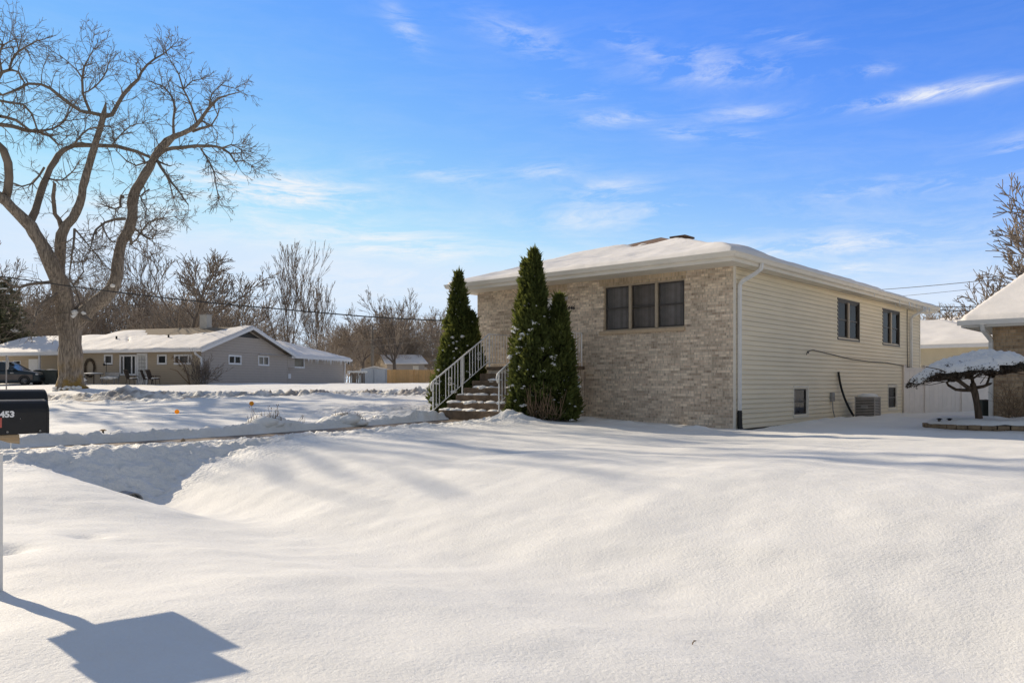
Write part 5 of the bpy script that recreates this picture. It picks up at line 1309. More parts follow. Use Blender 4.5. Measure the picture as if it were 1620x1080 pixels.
# twiggy shrub against the right neighbour's wall
b = on_ground(1606, 20.6); t = thing('bare_shrub', 'reddish leafless shrub with snow at its foot against the right brick wall', 'shrub', b); rr = random.Random(77); W = Wood()
for k in range(26):
    d = Vector((rr.uniform(-.9,.9), rr.uniform(-.6,.2), rr.uniform(.5,1.2))).normalized(); branch(W, rr, Vector((rr.uniform(-.2,.2), rr.uniform(-.1,.1), .1)), d, rr.uniform(.4,.8), .009, 1, dict(seg=.2, wiggle=.3, up=.05, spread=.7, kids=(5,5,3), ratio=.6, minr=.0035, levels=3))
W.build('stems', M['dry'], t); mb = MB()
for k in range(9): mb.blob((rr.uniform(-.5,.6), rr.uniform(-.5,.1), rr.uniform(0,.12)), rr.uniform(.12,.28), k, 2, .3, (1.3,1,.6))
mb.build('snow', M['snow_cap'], t, smooth=True)
# downspout chute bin
b = at(1557, 657, 21.9); t = thing('small_bin', 'narrow dark green plastic container standing by the white downspout', 'bin', b)
mb = MB(); mb.prism([(-.10,-.08),(.10,-.08),(.12,.40),(-.12,.40)], lambda p, s: (p[0], s, p[1]), -.12, .12); mb.build('body', M['bin'], t, bevel=.015)
mb = MB(); mb.box(-.135,.135,-.135,.135,.40,.44); mb.build('lid', M['bin'], t, bevel=.012)

# ------------------------------------------------------------------ vinyl fence between the houses
fa = HW(.06, 14.55, 0); fb = at(1463, 650, 31.4); fc = at(1575, 645, 33.5)
t = thing('vinyl_fence', 'tall white vinyl privacy fence closing the gap between the two houses', 'fence', (fa.x, fa.y, 0))
def fence_run(a, b_, n, z0, z1, gate=False):
    a = Vector((a.x, a.y, 0)); b_ = Vector((b_.x, b_.y, 0)); d = (b_-a); l = d.length; d.normalize(); nn = Vector((-d.y, d.x, 0)); o = t.location
    F = lambda s, w, z: tuple(a + d*s + nn*w - Vector((o.x,o.y,0)) + Vector((0,0,z)))
    def bx(mb, s0, s1, w0, w1, za, zb): mb.add([F(s0,w0,za),F(s1,w0,za),F(s1,w1,za),F(s0,w1,za),F(s0,w0,zb),F(s1,w0,zb),F(s1,w1,zb),F(s0,w1,zb)], [(0,3,2,1),(4,5,6,7),(0,1,5,4),(1,2,6,5),(2,3,7,6),(3,0,4,7)])
    mb = MB(); k = int(l/.26); w = l/k
    for i in range(k): bx(mb, i*w+.004, (i+1)*w-.004, -.018, .018, z0, z1-.06)
    for i in range(k+1): bx(mb, max(0,i*w-.012), min(l,i*w+.012), -.010, .010, z0, z1-.062)
    mb.build('panel', M['vinyl'], t)
    mb = MB(); bx(mb, 0, l, -.035, .035, z1-.08, z1); mb.build('top_rail', M['vinyl'], t); mb = MB(); bx(mb, 0, l, -.035, .035, z0-.03, z0+.06); mb.build('bottom_rail', M['vinyl'], t)
    for i in range(n+1):
        s = l*i/n; mb = MB(); bx(mb, s-.065, s+.065, -.065, .065, z0-.3, z1+.07); po = mb.build('post', M['vinyl'], t)
        mb = MB(); bx(mb, s-.08, s+.08, -.08, .08, z1+.07, z1+.10); mb.build('cap', M['vinyl'], po)
zf = gz(fa.x, fa.y); fence_run(fa, fb, 1, zf, 2.13); fence_run(fb, fc, 2, zf, 2.08)

# ------------------------------------------------------------------ neighbour's brick house at the right edge
NC = at(1570, 652, 21.6); NC.z = gz(NC.x, NC.y)-.05
t = thing('brick_house', 'single storey ochre brick house at the right edge with a snowy roof and white gutter', 'house', NC, HROT)
w_, d_, h_ = 11.0, 9.0, EYE + (HZ-516)/FPX*21.3 - NC.z
mb = MB(); mb.quad((0,0,-.3),(w_,0,-.3),(w_,0,h_),(0,0,h_)); mb.build('front_wall', M['brick2'], t)
b2 = M['brick2']; mb = MB(); mb.quad((0,0,-.3),(0,d_,-.3),(0,d_,h_),(0,0,h_)); mb.quad((w_,0,-.3),(w_,d_,-.3),(w_,d_,h_),(w_,0,h_)); mb.quad((0,d_,-.3),(w_,d_,-.3),(w_,d_,h_),(0,d_,h_)); mb.build('side_wall', M['brick_side'], t)
ov = .62; x0, x1, y0, y1 = -ov, w_+ov, -.55, d_+ov; pit = .46; hh = (y1-y0)/2
rz = h_+.02
mb = MB(); mb.box(x0,x1,y0,y1,h_-.0,h_+.02); mb.build('soffit', M['soffit'], t)
mb = MB(); mb.box(x0-.02,x1+.02,y0-.02,y0,h_-.02,h_+.18); mb.box(x0-.02,x0,y0,y1,h_-.02,h_+.18); mb.box(x0-.1,x1+.02,y0-.12,y0-.022,h_+.04,h_+.17); mb.build('gutter', M['gutter_white'], t)
mb = MB(); m_ = 1.6
mb.add([(x0,y0,rz+.17),(x1,y0,rz+.17),(x1,y1,rz+.17),(x0,y1,rz+.17),(x0+m_,y0+hh,rz+.17+pit*hh),(x1-m_,y0+hh,rz+.17+pit*hh)], [(0,1,5,4),(1,2,5),(2,3,4,5),(3,0,4)])
rf = mb.build('roof', M['shingle'], t)
xs = np.linspace(x0-.06, x1+.06, 130); ys = np.linspace(y0-.1, y1+.06, 110); RX, RY = np.meshgrid(xs, ys)
dd = np.minimum(np.minimum(RX-xs[0], xs[-1]-RX), np.minimum(RY-ys[0], ys[-1]-RY))
bs = rz+.17 + np.minimum(pit*np.minimum(RY-y0, y1-RY), pit*hh/m_*np.minimum(RX-x0, x1-RX))
th = .13 + .02*fbm(RX*.7, RY*.7, 5, 3) + .015*fbm(RX*5, RY*5, 7, 2)*np.exp(-(RY-ys[0])/.25)
zz = bs + th*np.sqrt(np.clip(1-(1-np.clip(dd/.14,0,1))**2,0,1)) - .01
n1, n2 = len(xs), len(ys); ii = np.arange(n1*n2).reshape(n2,n1); q = np.stack([ii[:-1,:-1],ii[:-1,1:],ii[1:,1:],ii[1:,:-1]],-1).reshape(-1,4)
raw_mesh('snow', np.stack([RX,RY,zz],-1).reshape(-1,3), q, M['snow_roof'], rf)
mb = MB(); sq_tube(mb, [(-.12,-.62,h_+.05),(-.12,-.6,h_-.08),(-.02,-.16,h_-.32),(-.02,-.07,h_-.42),(-.02,-.07,-.1)], .13, .10); mb.build('downspout', M['gutter_white'], t)

# garage behind the fence
gb_ = at(1452, 630, 44); gz0 = gz(gb_.x, gb_.y, False)
t = thing('garage', 'beige sided garage with a broad snowy roof behind the vinyl fence', 'garage', (gb_.x, gb_.y, gz0), HROT)
hE = EYE + (HZ-551)/FPX*44 - gz0
mb = MB(); zc = 0
while zc < hE:
    mb.quad((-7,-.02,zc),(4.6,-.02,zc),(4.6,-.004,zc+.2),(-7,-.004,zc+.2)); mb.quad((4.62,0,zc),(4.62,9,zc),(4.604,9,zc+.2),(4.604,0,zc+.2)); zc += .2
mb.build('wall', M['beige_wall'], t)
x0, x1, y0, y1 = -7.4, 5.1, -.5, 9.5; hh = 5.0; pz_ = .32
mb = MB(); mb.box(x0,x1,y0,y0+.03,hE-.02,hE+.2); mb.box(x1-.03,x1,y0,y1,hE-.02,hE+.2); mb.box(x0,x1,y0+.03,y1,hE-.02,hE); mb.build('fascia', M['trim'], t)
mb = MB().add([(x0,y0,hE+.2),(x1,y0,hE+.2),(x1,y1,hE+.2),(x0,y1,hE+.2),(x0+5,y0+5,hE+.2+pz_*5),(x1-5,y0+5,hE+.2+pz_*5)], [(0,1,5,4),(1,2,5),(2,3,4,5),(3,0,4)]); rf = mb.build('roof', M['shingle'], t)
def snow_hip(x0, x1, y0, y1, z, pit, th0, parent, gable=False, seed=0, n=(70,60), bare=None, ridge='x', mt='snow_roof'):
    xs = np.linspace(x0-.05, x1+.05, n[0]); ys = np.linspace(y0-.05, y1+.05, n[1]); X, Y = np.meshgrid(xs, ys)
    dx = np.minimum(X-x0, x1-X); dy = np.minimum(Y-y0, y1-Y)
    b = pit*(dy if ridge == 'x' else dx) if gable else pit*np.minimum(dx, dy)
    e = np.sqrt(np.clip(1-(1-np.clip(np.minimum(np.minimum(X-xs[0], xs[-1]-X), np.minimum(Y-ys[0], ys[-1]-Y))/.15,0,1))**2,0,1))
    th = th0*(1+.35*fbm(X*.6, Y*.6, 300+seed, 3))
    if bare is not None: th = th - bare(X, Y)
    zz = z + b + np.maximum(th,-.04)*e - .01
    n1, n2 = n; ii = np.arange(n1*n2).reshape(n2,n1); q = np.stack([ii[:-1,:-1],ii[:-1,1:],ii[1:,1:],ii[1:,:-1]],-1).reshape(-1,4)
    return raw_mesh('snow', np.stack([X,Y,zz],-1).reshape(-1,3), q, M[mt], parent)
snow_hip(x0, x1, y0, y1, hE+.2, pz_, .12, rf, seed=1)
# brick gable of a house farther back
b = at(1545, 600, 56); g0 = gz(b.x, b.y, False)
t = thing('brick_house', 'far brick gable house showing between the beige garage and the right neighbour', 'house', (b.x, b.y, g0), .12)
hE = EYE + (HZ-538)/FPX*56 - g0
mb = MB(); mb.add([(-3,0,-.3),(9,0,-.3),(9,0,hE),(3,0,hE+2.0),(-3,0,hE)], [(0,1,2,3,4)]); mb.build('gable_wall', M['brick2'], t)
mb = MB(); mb.quad((-3,0,-.3),(-3,8,-.3),(-3,8,hE),(-3,0,hE)); mb.build('side_wall', M['beige_wall'], t)
mb = MB(); mb.add([(-3.5,-.4,hE-.12),(3,-.4,hE+2.05),(9.5,-.4,hE-.12),(-3.5,8,hE-.12),(3,8,hE+2.05),(9.5,8,hE-.12)], [(0,1,4,3),(1,2,5,4)]); rf = mb.build('roof', M['trim'], t)
mb = MB(); mb.prism([(-3.55,hE-.10),(3,hE+2.08),(9.55,hE-.10),(9.55,hE+.04),(3,hE+2.24),(-3.55,hE+.04)], lambda p, s: (p[0], s, p[1]), -.45, 8.1); mb.build('snow', M['snow_roof'], rf)

# wires from the far corner of our house to the right
def wire(name, label, a, b, sag, r, m='wire', group=None):
    pts = []
    for k in range(25):
        q = k/24; p = a.lerp(b, q); p = p - Vector((0,0,sag*4*q*(1-q))); pts.append(p)
    o0 = pts[0].copy(); mb = MB(); mb.tube([p-o0 for p in pts], r, 5); o = mb.build(name, M[m], None, smooth=True); o.location = o0; return tag(o, label, 'cable', group)
g_ = 'overhead lines right of the house'
wire('overhead_line', 'highest overhead line right of the house', at(1380, 459, 60), at(1700, 427, 44), .1, .022, group=g_)
wire('overhead_line', 'second overhead line from the top, right of the house', at(1380, 472, 60), at(1700, 437, 46), .1, .014, group=g_)
wire('overhead_line', 'third overhead line from the top, right of the house', HW(.3, 17.6, SOF+.25), at(1700, 464, 40), .25, .018, group=g_)
wire('overhead_line', 'lowest and thickest overhead line meeting the rear eave of the house', HW(.38, 17.9, SOF+.12), at(1700, 474, 38), .25, .022, group=g_)
# ------------------------------------------------------------------ low house across the side street: local x along its gable end (away), y = along its front to the left
NB = at(318, 608, 55.0); NB.z = EYE - .06
NROT = math.atan2(QY, QX)          # local x -> q (away along the gable), local y -> p
nb = thing('ranch_house', 'long low taupe ranch house with a snowy roof across the side street', 'house', NB, NROT)
EH = 2.42; G1, G2 = 10.9, 21.0; FL = 11.0
def lap(mb, fn, s0, s1, z0, z1, ch, holes=()):
    z = z0
    while z < z1 - 1e-6:
        zt = min(z+ch, z1); s = s0
        for h in sorted([h for h in holes if h[2] < (z+zt)/2 < h[3]]) + [(s1, s1)]:
            if h[0] > s: mb.add([fn(s,.018,z), fn(h[0],.018,z), fn(h[0],.002,zt), fn(s,.002,zt)], [(0,1,2,3)])
            s = max(s, h[1])
        z = zt
FRONT = lambda s, o, z: (-o, s, z)           # front faces -x
GABLE = lambda s, o, z: (s, -o, z)           # gable end faces -y
def pxs_front(px):  # where along the front wall a photo column falls
    k = (px-810)/FPX; return (NB.x - k*NB.y)/(k*PY - PX)
def pxs_gable(px):
    k = (px-810)/FPX; return (k*NB.y - NB.x)/(QX - k*QY)
def zpx(py, Y): return EYE + (HZ-py)/FPX*Y - NB.z
def yfront(s): return NB.y + PY*s
def ygable(s): return NB.y + QY*s
fh = []
for (a, b, c, d) in ((165.5,178.5,561,576),(190,216,561.5,593),(249.5,264,561,576),(276,304,561,576)):
    s1, s0 = pxs_front(a), pxs_front(b); Ym = yfront((s0+s1)/2); fh.append((s0, s1, zpx(d, Ym), zpx(c, Ym)))
dh = (pxs_front(232), pxs_front(219), .02, zpx(561.5, yfront(8)))
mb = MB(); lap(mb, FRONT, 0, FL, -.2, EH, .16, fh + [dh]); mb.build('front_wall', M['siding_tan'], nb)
gh = []
for (a, b, c, d) in ((361,381,562,576),(408,425,563,578),(466,485,564.5,581.5)):
    s0, s1 = pxs_gable(a), pxs_gable(b); Ym = ygable((s0+s1)/2); gh.append((s0, s1, zpx(d, Ym), zpx(c, Ym)))
mb = MB(); lap(mb, GABLE, 0, G1, -.2, EH, .20, gh)
PT = .325
z = EH
while z < EH + PT*G1/2:
    zt = min(z+.20, EH+PT*G1/2); i0 = (z-EH)/PT; i1 = (zt-EH)/PT
    mb.add([(i0,-.018,z),(G1-i0,-.018,z),(G1-i1,-.002,zt),(i1,-.002,zt)], [(0,1,2,3)]); z = zt
GB = lambda s, o, z: (s, -o+.25, z)
lap(mb, GB, G1, G2, -.2, EH, .20, gh)
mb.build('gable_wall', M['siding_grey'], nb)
mb = MB(); mb.box(G1-.05,G1+.05,-.03,.26,-.2,EH); mb.build('corner_trim', M['siding_grey'], nb)
mb = MB(); mb.quad((G1-.01,FL,-.2),(G1-.01,.5,-.2),(G1-.01,.5,EH),(G1-.01,FL,EH)); mb.quad((0,FL,-.2),(G1,FL,-.2),(G1,FL,EH),(0,FL,EH)); mb.quad((G2,.25,-.2),(G2,9,-.2),(G2,9,EH),(G2,.25,EH)); mb.build('back_wall', M['siding_tan'], nb)
# gable vent
zp = EH + PT*G1/2; mb = MB(); mb.add([(G1/2-1.55,-.025,zp-.62),(G1/2+1.55,-.025,zp-.62),(G1/2,-.025,zp-.12)], [(0,1,2)]); mb.build('gable_vent', M['black_plastic'], nb)
def small_window(fn, h, kind, inner):
    s0, s1, z0, z1 = h; t_ = .10
    def bx(mb, a, b, c, d, o0, o1): mb.add([fn(a,o0,c),fn(b,o0,c),fn(b,o1,c),fn(a,o1,c),fn(a,o0,d),fn(b,o0,d),fn(b,o1,d),fn(a,o1,d)], [(0,3,2,1),(4,5,6,7),(0,1,5,4),(1,2,6,5),(2,3,7,6),(3,0,4,7)])
    mb = MB(); bx(mb, s0-.02, s1+.02, z1-t_, z1+.03, -.05, .05); bx(mb, s0-.02, s1+.02, z0-.03, z0+t_, -.05, .06); bx(mb, s0-.02, s0+t_, z0+t_, z1-t_, -.05, .05); bx(mb, s1-t_, s1+.02, z0+t_, z1-t_, -.05, .05)
    w = mb.build('window', M['trim'], nb)
    for m_ in kind:
        s = s0+(s1-s0)*m_; mb = MB(); bx(mb, s-.05, s+.05, z0+t_, z1-t_, -.04, .035); mb.build('mullion', M['trim'], w)
    mb = MB(); mb.quad(*[fn(a, .0, c) for a, c in (((s0+t_,z0+t_),(s1-t_,z0+t_),(s1-t_,z1-t_),(s0+t_,z1-t_)) if fn is not FRONT else ((s1-t_,z0+t_),(s0+t_,z0+t_),(s0+t_,z1-t_),(s1-t_,z1-t_)))]); mb.build('pane', M['pane'], w)
    mb = MB(); mb.quad(*[fn(a, -.16, c) for a, c in ((s0,z0),(s1,z0),(s1,z1),(s0,z1))]); mb.build('shade', M[inner], w)
for h, kd, inn in zip(fh, ((), (.28,.78), (), (.2,.72)), ('curtain','dark','dark','blind')): small_window(FRONT, h, kd, inn)
for h, kd, inn in zip(gh, ((.5,), (.5,), ()), ('dark','cream','beige_wall')): small_window(GABLE if h[1] < G1 else GB, h, kd, inn)
# storm door with grille
s0, s1, z0, z1 = dh
mb = MB(); mb.add([FRONT(s0,.02,z0),FRONT(s1,.02,z0),FRONT(s1,.02,z1),FRONT(s0,.02,z1)], [(0,1,2,3)]); dr = mb.build('door', M['lamp_glass'], nb)
mb = MB()
for a, b, c, d in ((s0-.1,s0,z0,z1+.1),(s1,s1+.1,z0,z1+.1),(s0,s1,z1,z1+.1)):
    mb.add([FRONT(a,.06,c),FRONT(b,.06,c),FRONT(b,.06,d),FRONT(a,.06,d),FRONT(a,0,c),FRONT(b,0,c),FRONT(b,0,d),FRONT(a,0,d)], [(0,1,2,3),(0,4,5,1),(1,5,6,2),(2,6,7,3),(3,7,4,0)])
mb.build('door_frame', M['trim'], dr)
mb = MB()
for k in range(1,5):
    s = s0+(s1-s0)*k/5; mb.tube([FRONT(s,.04,z0+.2),FRONT(s,.04,z1-.1)], .014, 4)
for k in range(1,7):
    z = z0+.2+(z1-z0-.3)*k/7; mb.tube([FRONT(s0+.05,.04,z),FRONT(s1-.05,.04,z)], .012, 4)
mb.build('grille', M['galv'], dr)
mb = MB(); mb.blob(FRONT(s1-.1,.08,1.0), .045, 1, 1, 0); mb.build('handle', M['black_plastic'], dr)
# roof: gable over the front block, hip over the rear block
o_ = .5; e0, e1 = -.55, G1+.05; y0r, y1r = -.45, FL+.6
za = EH + PT*.0 + .05
def rz_(x): return za + PT*min(x-e0, (G1+.55)-x)
mb = MB(); rp = (G1)/2; zr = rz_(rp)
mb.prism([(e0,za),(rp,zr),(G1+.55,za),(G1+.55,za-.16),(rp,zr-.16),(e0,za-.16)], lambda p, s: (p[0], s, p[1]), y0r, y1r); rf = mb.build('roof', M['shingle_tan'], nb)
mb = MB(); mb.prism([(e0-.02,za-.02),(rp,zr-.02),(G1+.57,za-.02),(G1+.57,za-.24),(rp,zr-.24),(e0-.02,za-.24)], lambda p, s: (p[0], s, p[1]), y0r-.06, y0r-.003); mb.build('rake_trim', M['trim'], nb); mb = MB(); mb.prism([(e0-.02,za-.02),(rp,zr-.02),(G1+.57,za-.02),(G1+.57,za-.24),(rp,zr-.24),(e0-.02,za-.24)], lambda p, s: (p[0], s, p[1]), y1r+.003, y1r+.06); mb.build('rake_trim', M['trim'], nb)
mb = MB(); mb.box(e0-.14,e0-.003,y0r,y1r,za-.19,za-.02); mb.build('gutter', M['trim'], nb)
mb = MB(); sq_tube(mb, [(e0-.05,.05,za-.2),(e0,.0,za-.36),(-.08,-.06,za-.62),(-.07,-.06,za-.8),(-.07,-.06,-.1)], .11, .11); mb.build('downspout', M['trim'], nb)
def bare_nb(X, Y):   # local X along q, Y along p: shingles bare near the ridge at the right half
    t = np.exp(-((X-rp)/1.5)**2)*np.clip(sst(1.3,2.6,Y)*sst(9.2,6.0,Y),0,1)
    return .55*t*(1+.5*fbm(X*1.3, Y*1.3, 400, 3)) + .5*np.exp(-((X-rp-2.2)/2.0)**2)*sst(.0,1.5,Y) + .10*np.exp(-((Y-8.4-(X-2.5)*.9)/.12)**2)*np.exp(-((X-2.2)/.7)**2)
snow_hip(e0, G1+.55, y0r, y1r, za+.005, PT, .11, rf, gable=True, seed=4, n=(130,120), bare=bare_nb, ridge='y')
mb = MB(); mb.box(rp-.3,rp+.3,3.45,4.1,zr-.3,zr+.95); ch = mb.build('chimney', M['chimney'], rf)
mb = MB(); mb.box(rp-.34,rp+.34,3.41,4.14,zr+.95,zr+1.0); mb.build('chimney_cap', M['galv'], ch)
for (x, y) in ((2.3,4.6),(2.2,9.2)): mb = MB(); mb.lathe([(0,.3),(.07,.3),(.07,-.1)], (x,y,rz_(x)), 10); mb.build('vent_pipe', M['black_plastic'], rf)
# rear block
x0, x1, y0, y1 = G1+.1, G2+.55, -.35, 9.0
mb = MB().add([(x0,y0,za-.1),(x1,y0,za-.1),(x1,y1,za-.1),(x0,y1,za-.1),(x0,y0+4.6,za-.1+PT*4.6),(x1-4.6,y0+4.6,za-.1+PT*4.6)], [(0,1,5,4),(1,2,5),(2,3,4,5),(3,0,4)]); rf2 = mb.build('roof', M['shingle_tan'], nb)
mb = MB(); mb.box(x0,x1,y0-.05,y0,za-.28,za-.08); mb.box(x1-.05,x1,y0,y1,za-.28,za-.08); mb.box(x0,x1-.05,y0,y1,za-.20,za-.17); mb.build('fascia', M['trim'], nb)
snow_hip(x0-4.2, x1, y0, y1, za-.09, PT, .11, rf2, seed=6, bare=lambda X, Y: .6*sst(x0+1.4,x0+.0,X)*sst(y0+.8,y0+2.2,Y) + 2.0*(X < x0-.1))
mb = MB(); sq_tube(mb, [(G2+.1,-.1,za-.25),(G2+.06,.15,za-.5),(G2+.06,.2,-.1)], .11, .11); mb.build('downspout', M['trim'], nb)
mb = MB(); mb.blob((G2+.1,-.25,za-.45), .10, 3, 2, .1); mb.build('flood_light', M['black_plastic'], nb)
mb = MB(); mb.box(G1+.35,G1+.75,.13,.25,.5,.9); mb.build('vent_hood', M['trim'], nb)
ic = MB(); rg = random.Random(2)
for k in range(60):
    x = rg.uniform(G1+2.5,G2+.4); l = rg.uniform(.08,.45); ic.tube([(x,y0-.03,za-.27),(x,y0-.03,za-.27-l)], [.022,.004], 4)
oo = ic.build('icicles', M['ice'], nb); oo['kind'] = 'stuff'
# garage wing at the left end, with a porch post
gw = thing('garage_wing', 'low garage wing with a white door, behind the big trunk and the bins', 'garage', NB, NROT)
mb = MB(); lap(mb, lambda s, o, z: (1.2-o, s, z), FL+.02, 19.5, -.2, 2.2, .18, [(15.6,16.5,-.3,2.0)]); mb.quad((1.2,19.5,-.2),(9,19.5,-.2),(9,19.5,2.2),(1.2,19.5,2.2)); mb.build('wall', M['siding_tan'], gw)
mb = MB(); mb.box(1.19,1.25,15.6,16.5,-.1,2.0); mb.build('door', M['trim'], gw)
mb = MB(); mb.box(-.15,-.03,14.0,14.12,-.2,2.2); mb.build('porch_post', M['trim'], gw)
mb = MB(); mb.box(-.42,9.5,FL+.7,20.0,2.2,2.24); mb.box(-.46,-.42,FL+.7,20.0,2.18,2.42); mb.box(-.42,9.5,19.96,20.0,2.24,2.40); mb.build('fascia', M['trim'], gw)
mb = MB().add([(-.42,FL+.7,2.42),(-.42,20.0,2.42),(4.5,FL+.7,3.9),(4.5,19.2,3.9),(9.5,FL+.7,2.42),(9.5,20.0,2.42)], [(0,1,3,2),(2,3,5,4),(1,5,3),(0,2,4)]); rf = mb.build('roof', M['shingle_tan'], gw)
snow_hip(-.42, 9.5, FL+.7, 20.0, 2.42, .30, .10, rf, gable=True, seed=9, n=(40,60), ridge='y')
for (a, b) in ((17.3,17.9),(18.4,19.0)):
    mb = MB(); mb.box(1.15,1.24,a-.05,b+.05,1.0,1.85); w = mb.build('window', M['trim'], gw); mb = MB(); mb.quad((1.14,a,1.06),(1.14,b,1.06),(1.14,b,1.8),(1.14,a,1.8)); mb.build('pane', M['dark'], w)

def NW(x, y, z=0): return NB + Matrix.Rotation(NROT, 3, 'Z') @ Vector((x, y, z))
def ng(x, y):
    p = NW(x, y); p.z = gz(p.x, p.y); return p
# wreath on the wall
s = pxs_front(143.5); mb = MB(); rg = random.Random(4)
for k in range(240):
    a = rg.uniform(0,6.28); rr_ = .55*(1+rg.uniform(-.14,.14)); p = (-.10+rg.uniform(-.05,.04), s+rr_*.78*math.cos(a), 1.22+rr_*1.12*math.sin(a)); a2 = a+rg.uniform(.3,.6)
    mb.tube([p, (-.10+rg.uniform(-.06,.04), s+rr_*.78*math.cos(a2), 1.22+rr_*1.12*math.sin(a2))], .024, 4)
t = thing('wreath', 'large oval twig wreath hanging on the front wall of the taupe house', 'wreath', NB, NROT); mb.build('ring', M['wreath'], t)
mb = MB(); mb.blob((-.12,s,1.82), .12, 3, 2, .4, (.6,1.5,.8)); mb.build('bow', M['wreath'], t)
# patio chairs
def chair():
    t = thing('patio_chair', 'x', 'chair', (0,0,0), 0, 'dark patio chairs by the front door of the taupe house')
    mb = MB(); mb.box(-.27,.27,-.28,.27,.36,.43); mb.build('seat', M['wicker'], t, bevel=.02)
    mb = MB(); mb.prism([(.22,.43),(.28,.41),(.48,.98),(.46,1.04),(.40,1.02)], lambda p, s: (s, p[0], p[1]), -.27, .27); mb.build('backrest', M['wicker'], t, bevel=.02)
    for sx in (-1,1):
        mb = MB(); mb.tube([(sx*.29,.30,.62),(sx*.29,-.1,.62),(sx*.29,-.28,.60),(sx*.29,-.30,.52)], .022, 6); mb.build('armrest', M['wicker'], t)
        for sy in (-1,1): mb = MB(); mb.tube([(sx*.26,sy*.24,.4),(sx*.29,sy*.29,0)], .018, 6); mb.build('leg', M['black_plastic'], t)
    mb = MB()
    for k in range(7): mb.blob((-.2+.066*k,-.06+.05*math.sin(k*2),.44), .10, k, 2, .3, (1,1.5,.45))
    mb.build('snow', M['snow_cap'], t, smooth=True); return t
ch0 = chair()
for i, (px, x, rot, lb) in enumerate(((240,-1.9,-1.25,'dark patio chair holding snow, nearest the grilled door'), (252,-1.1,-1.05,'dark patio chair with a tall back, middle of the three by the wall'), (269,-1.6,-1.35,'dark patio chair farthest right of the three by the wall'))):
    c = ch0 if i == 0 else copy_tree(ch0); c['label'] = lb
    s = pxs_front(px); c.location = ng(x, s); c.rotation_euler = (0,0,NROT + PI/2 + rot + PI*.5*0)
# garden table, bench and pots under snow
t = thing('patio_table', 'round patio table under a slab of snow left of the wide window', 'table', ng(-1.6, pxs_front(176)), NROT)
mb = MB(); mb.lathe([(0,.70),(.62,.70),(.62,.66),(0,.66)], (0,0,0), 20); mb.build('top', M['wicker'], t)
for k in range(4): a = PI/4+PI/2*k; mb = MB(); mb.tube([(.4*math.cos(a),.4*math.sin(a),.66),(.48*math.cos(a),.48*math.sin(a),0)], .025, 6); mb.build('leg', M['wicker'], t)
mb = MB(); mb.blob((0,0,.73), .62, 2, 3, .1, (1,1,.13)); mb.build('snow', M['snow_cap'], t, smooth=True)
t = thing('garden_bench', 'snow laden garden bench in front of the wide window', 'bench', ng(-1.5, pxs_front(199)), NROT)
mb = MB(); mb.box(-.2,.25,-.6,.6,.38,.43); mb.build('seat', M['galv'], t); mb = MB(); mb.box(.22,.27,-.6,.6,.45,.85); mb.build('backrest', M['galv'], t)
for sy in (-.52,.52): mb = MB(); mb.box(-.18,-.12,sy-.03,sy+.03,0,.38); mb.build('leg', M['galv'], t); mb = MB(); mb.box(.2,.26,sy-.03,sy+.03,0,.38); mb.build('leg', M['galv'], t)
mb = MB(); rg = random.Random(8)
for k in range(12): mb.blob((rg.uniform(-.25,.2), rg.uniform(-.6,.6), .46), rg.uniform(.08,.2), k, 2, .5, (1,1.2,.6))
mb.build('snow', M['snow_cap'], t, smooth=True)
t = thing('bird_bath', 'low bowl on a stand heaped with snow near the wreath', 'bird bath', ng(-1.8, pxs_front(156)), 0)
mb = MB(); mb.lathe([(.0,0),(.22,0),(.12,.1),(.1,.4),(.42,.52),(.42,.56),(0,.5)], (0,0,0), 16); mb.build('bowl', M['galv'], t, smooth=True); mb = MB(); mb.blob((0,0,.56), .40, 2, 2, .2, (1,1,.3)); mb.build('snow', M['snow_cap'], t, smooth=True)
for (px, x, r, lb) in ((169,-3.2,.34,'reddish boulder with a snow cap left of the pair on the lawn edge'), (182,-3.0,.30,'grey boulder with a snow cap right of the pair on the lawn edge')):
    t = thing('boulder', lb, 'boulder', ng(x, pxs_front(px)), 0, 'snow capped boulders before the patio'); mb = MB(); mb.blob((0,0,.12), r, px, 2, .35, (1.2,1,.8)); mb.build('stone', M['stone' if px == 169 else 'galv'], t, smooth=True); mb = MB(); mb.blob((0,.05,.32), r*.85, px+1, 2, .3, (1.15,1,.6)); mb.build('snow', M['snow_cap'], t, smooth=True)
# shepherd's hook
s = pxs_front(179); t = thing('shepherd_hook', 'thin black shepherd hook with a hanging pot between window and table', 'plant hanger', ng(-.9, s-.25), NROT)
mb = MB(); mb.tube([(0,0,-.2),(0,0,1.5),(0,.06,1.62),(0,.18,1.6),(0,.2,1.5)], .018, 6); mb.build('hook', M['black_plastic'], t); mb = MB(); mb.blob((0,.2,1.4), .10, 3, 1, .2); mb.build('pot', M['black_plastic'], t)
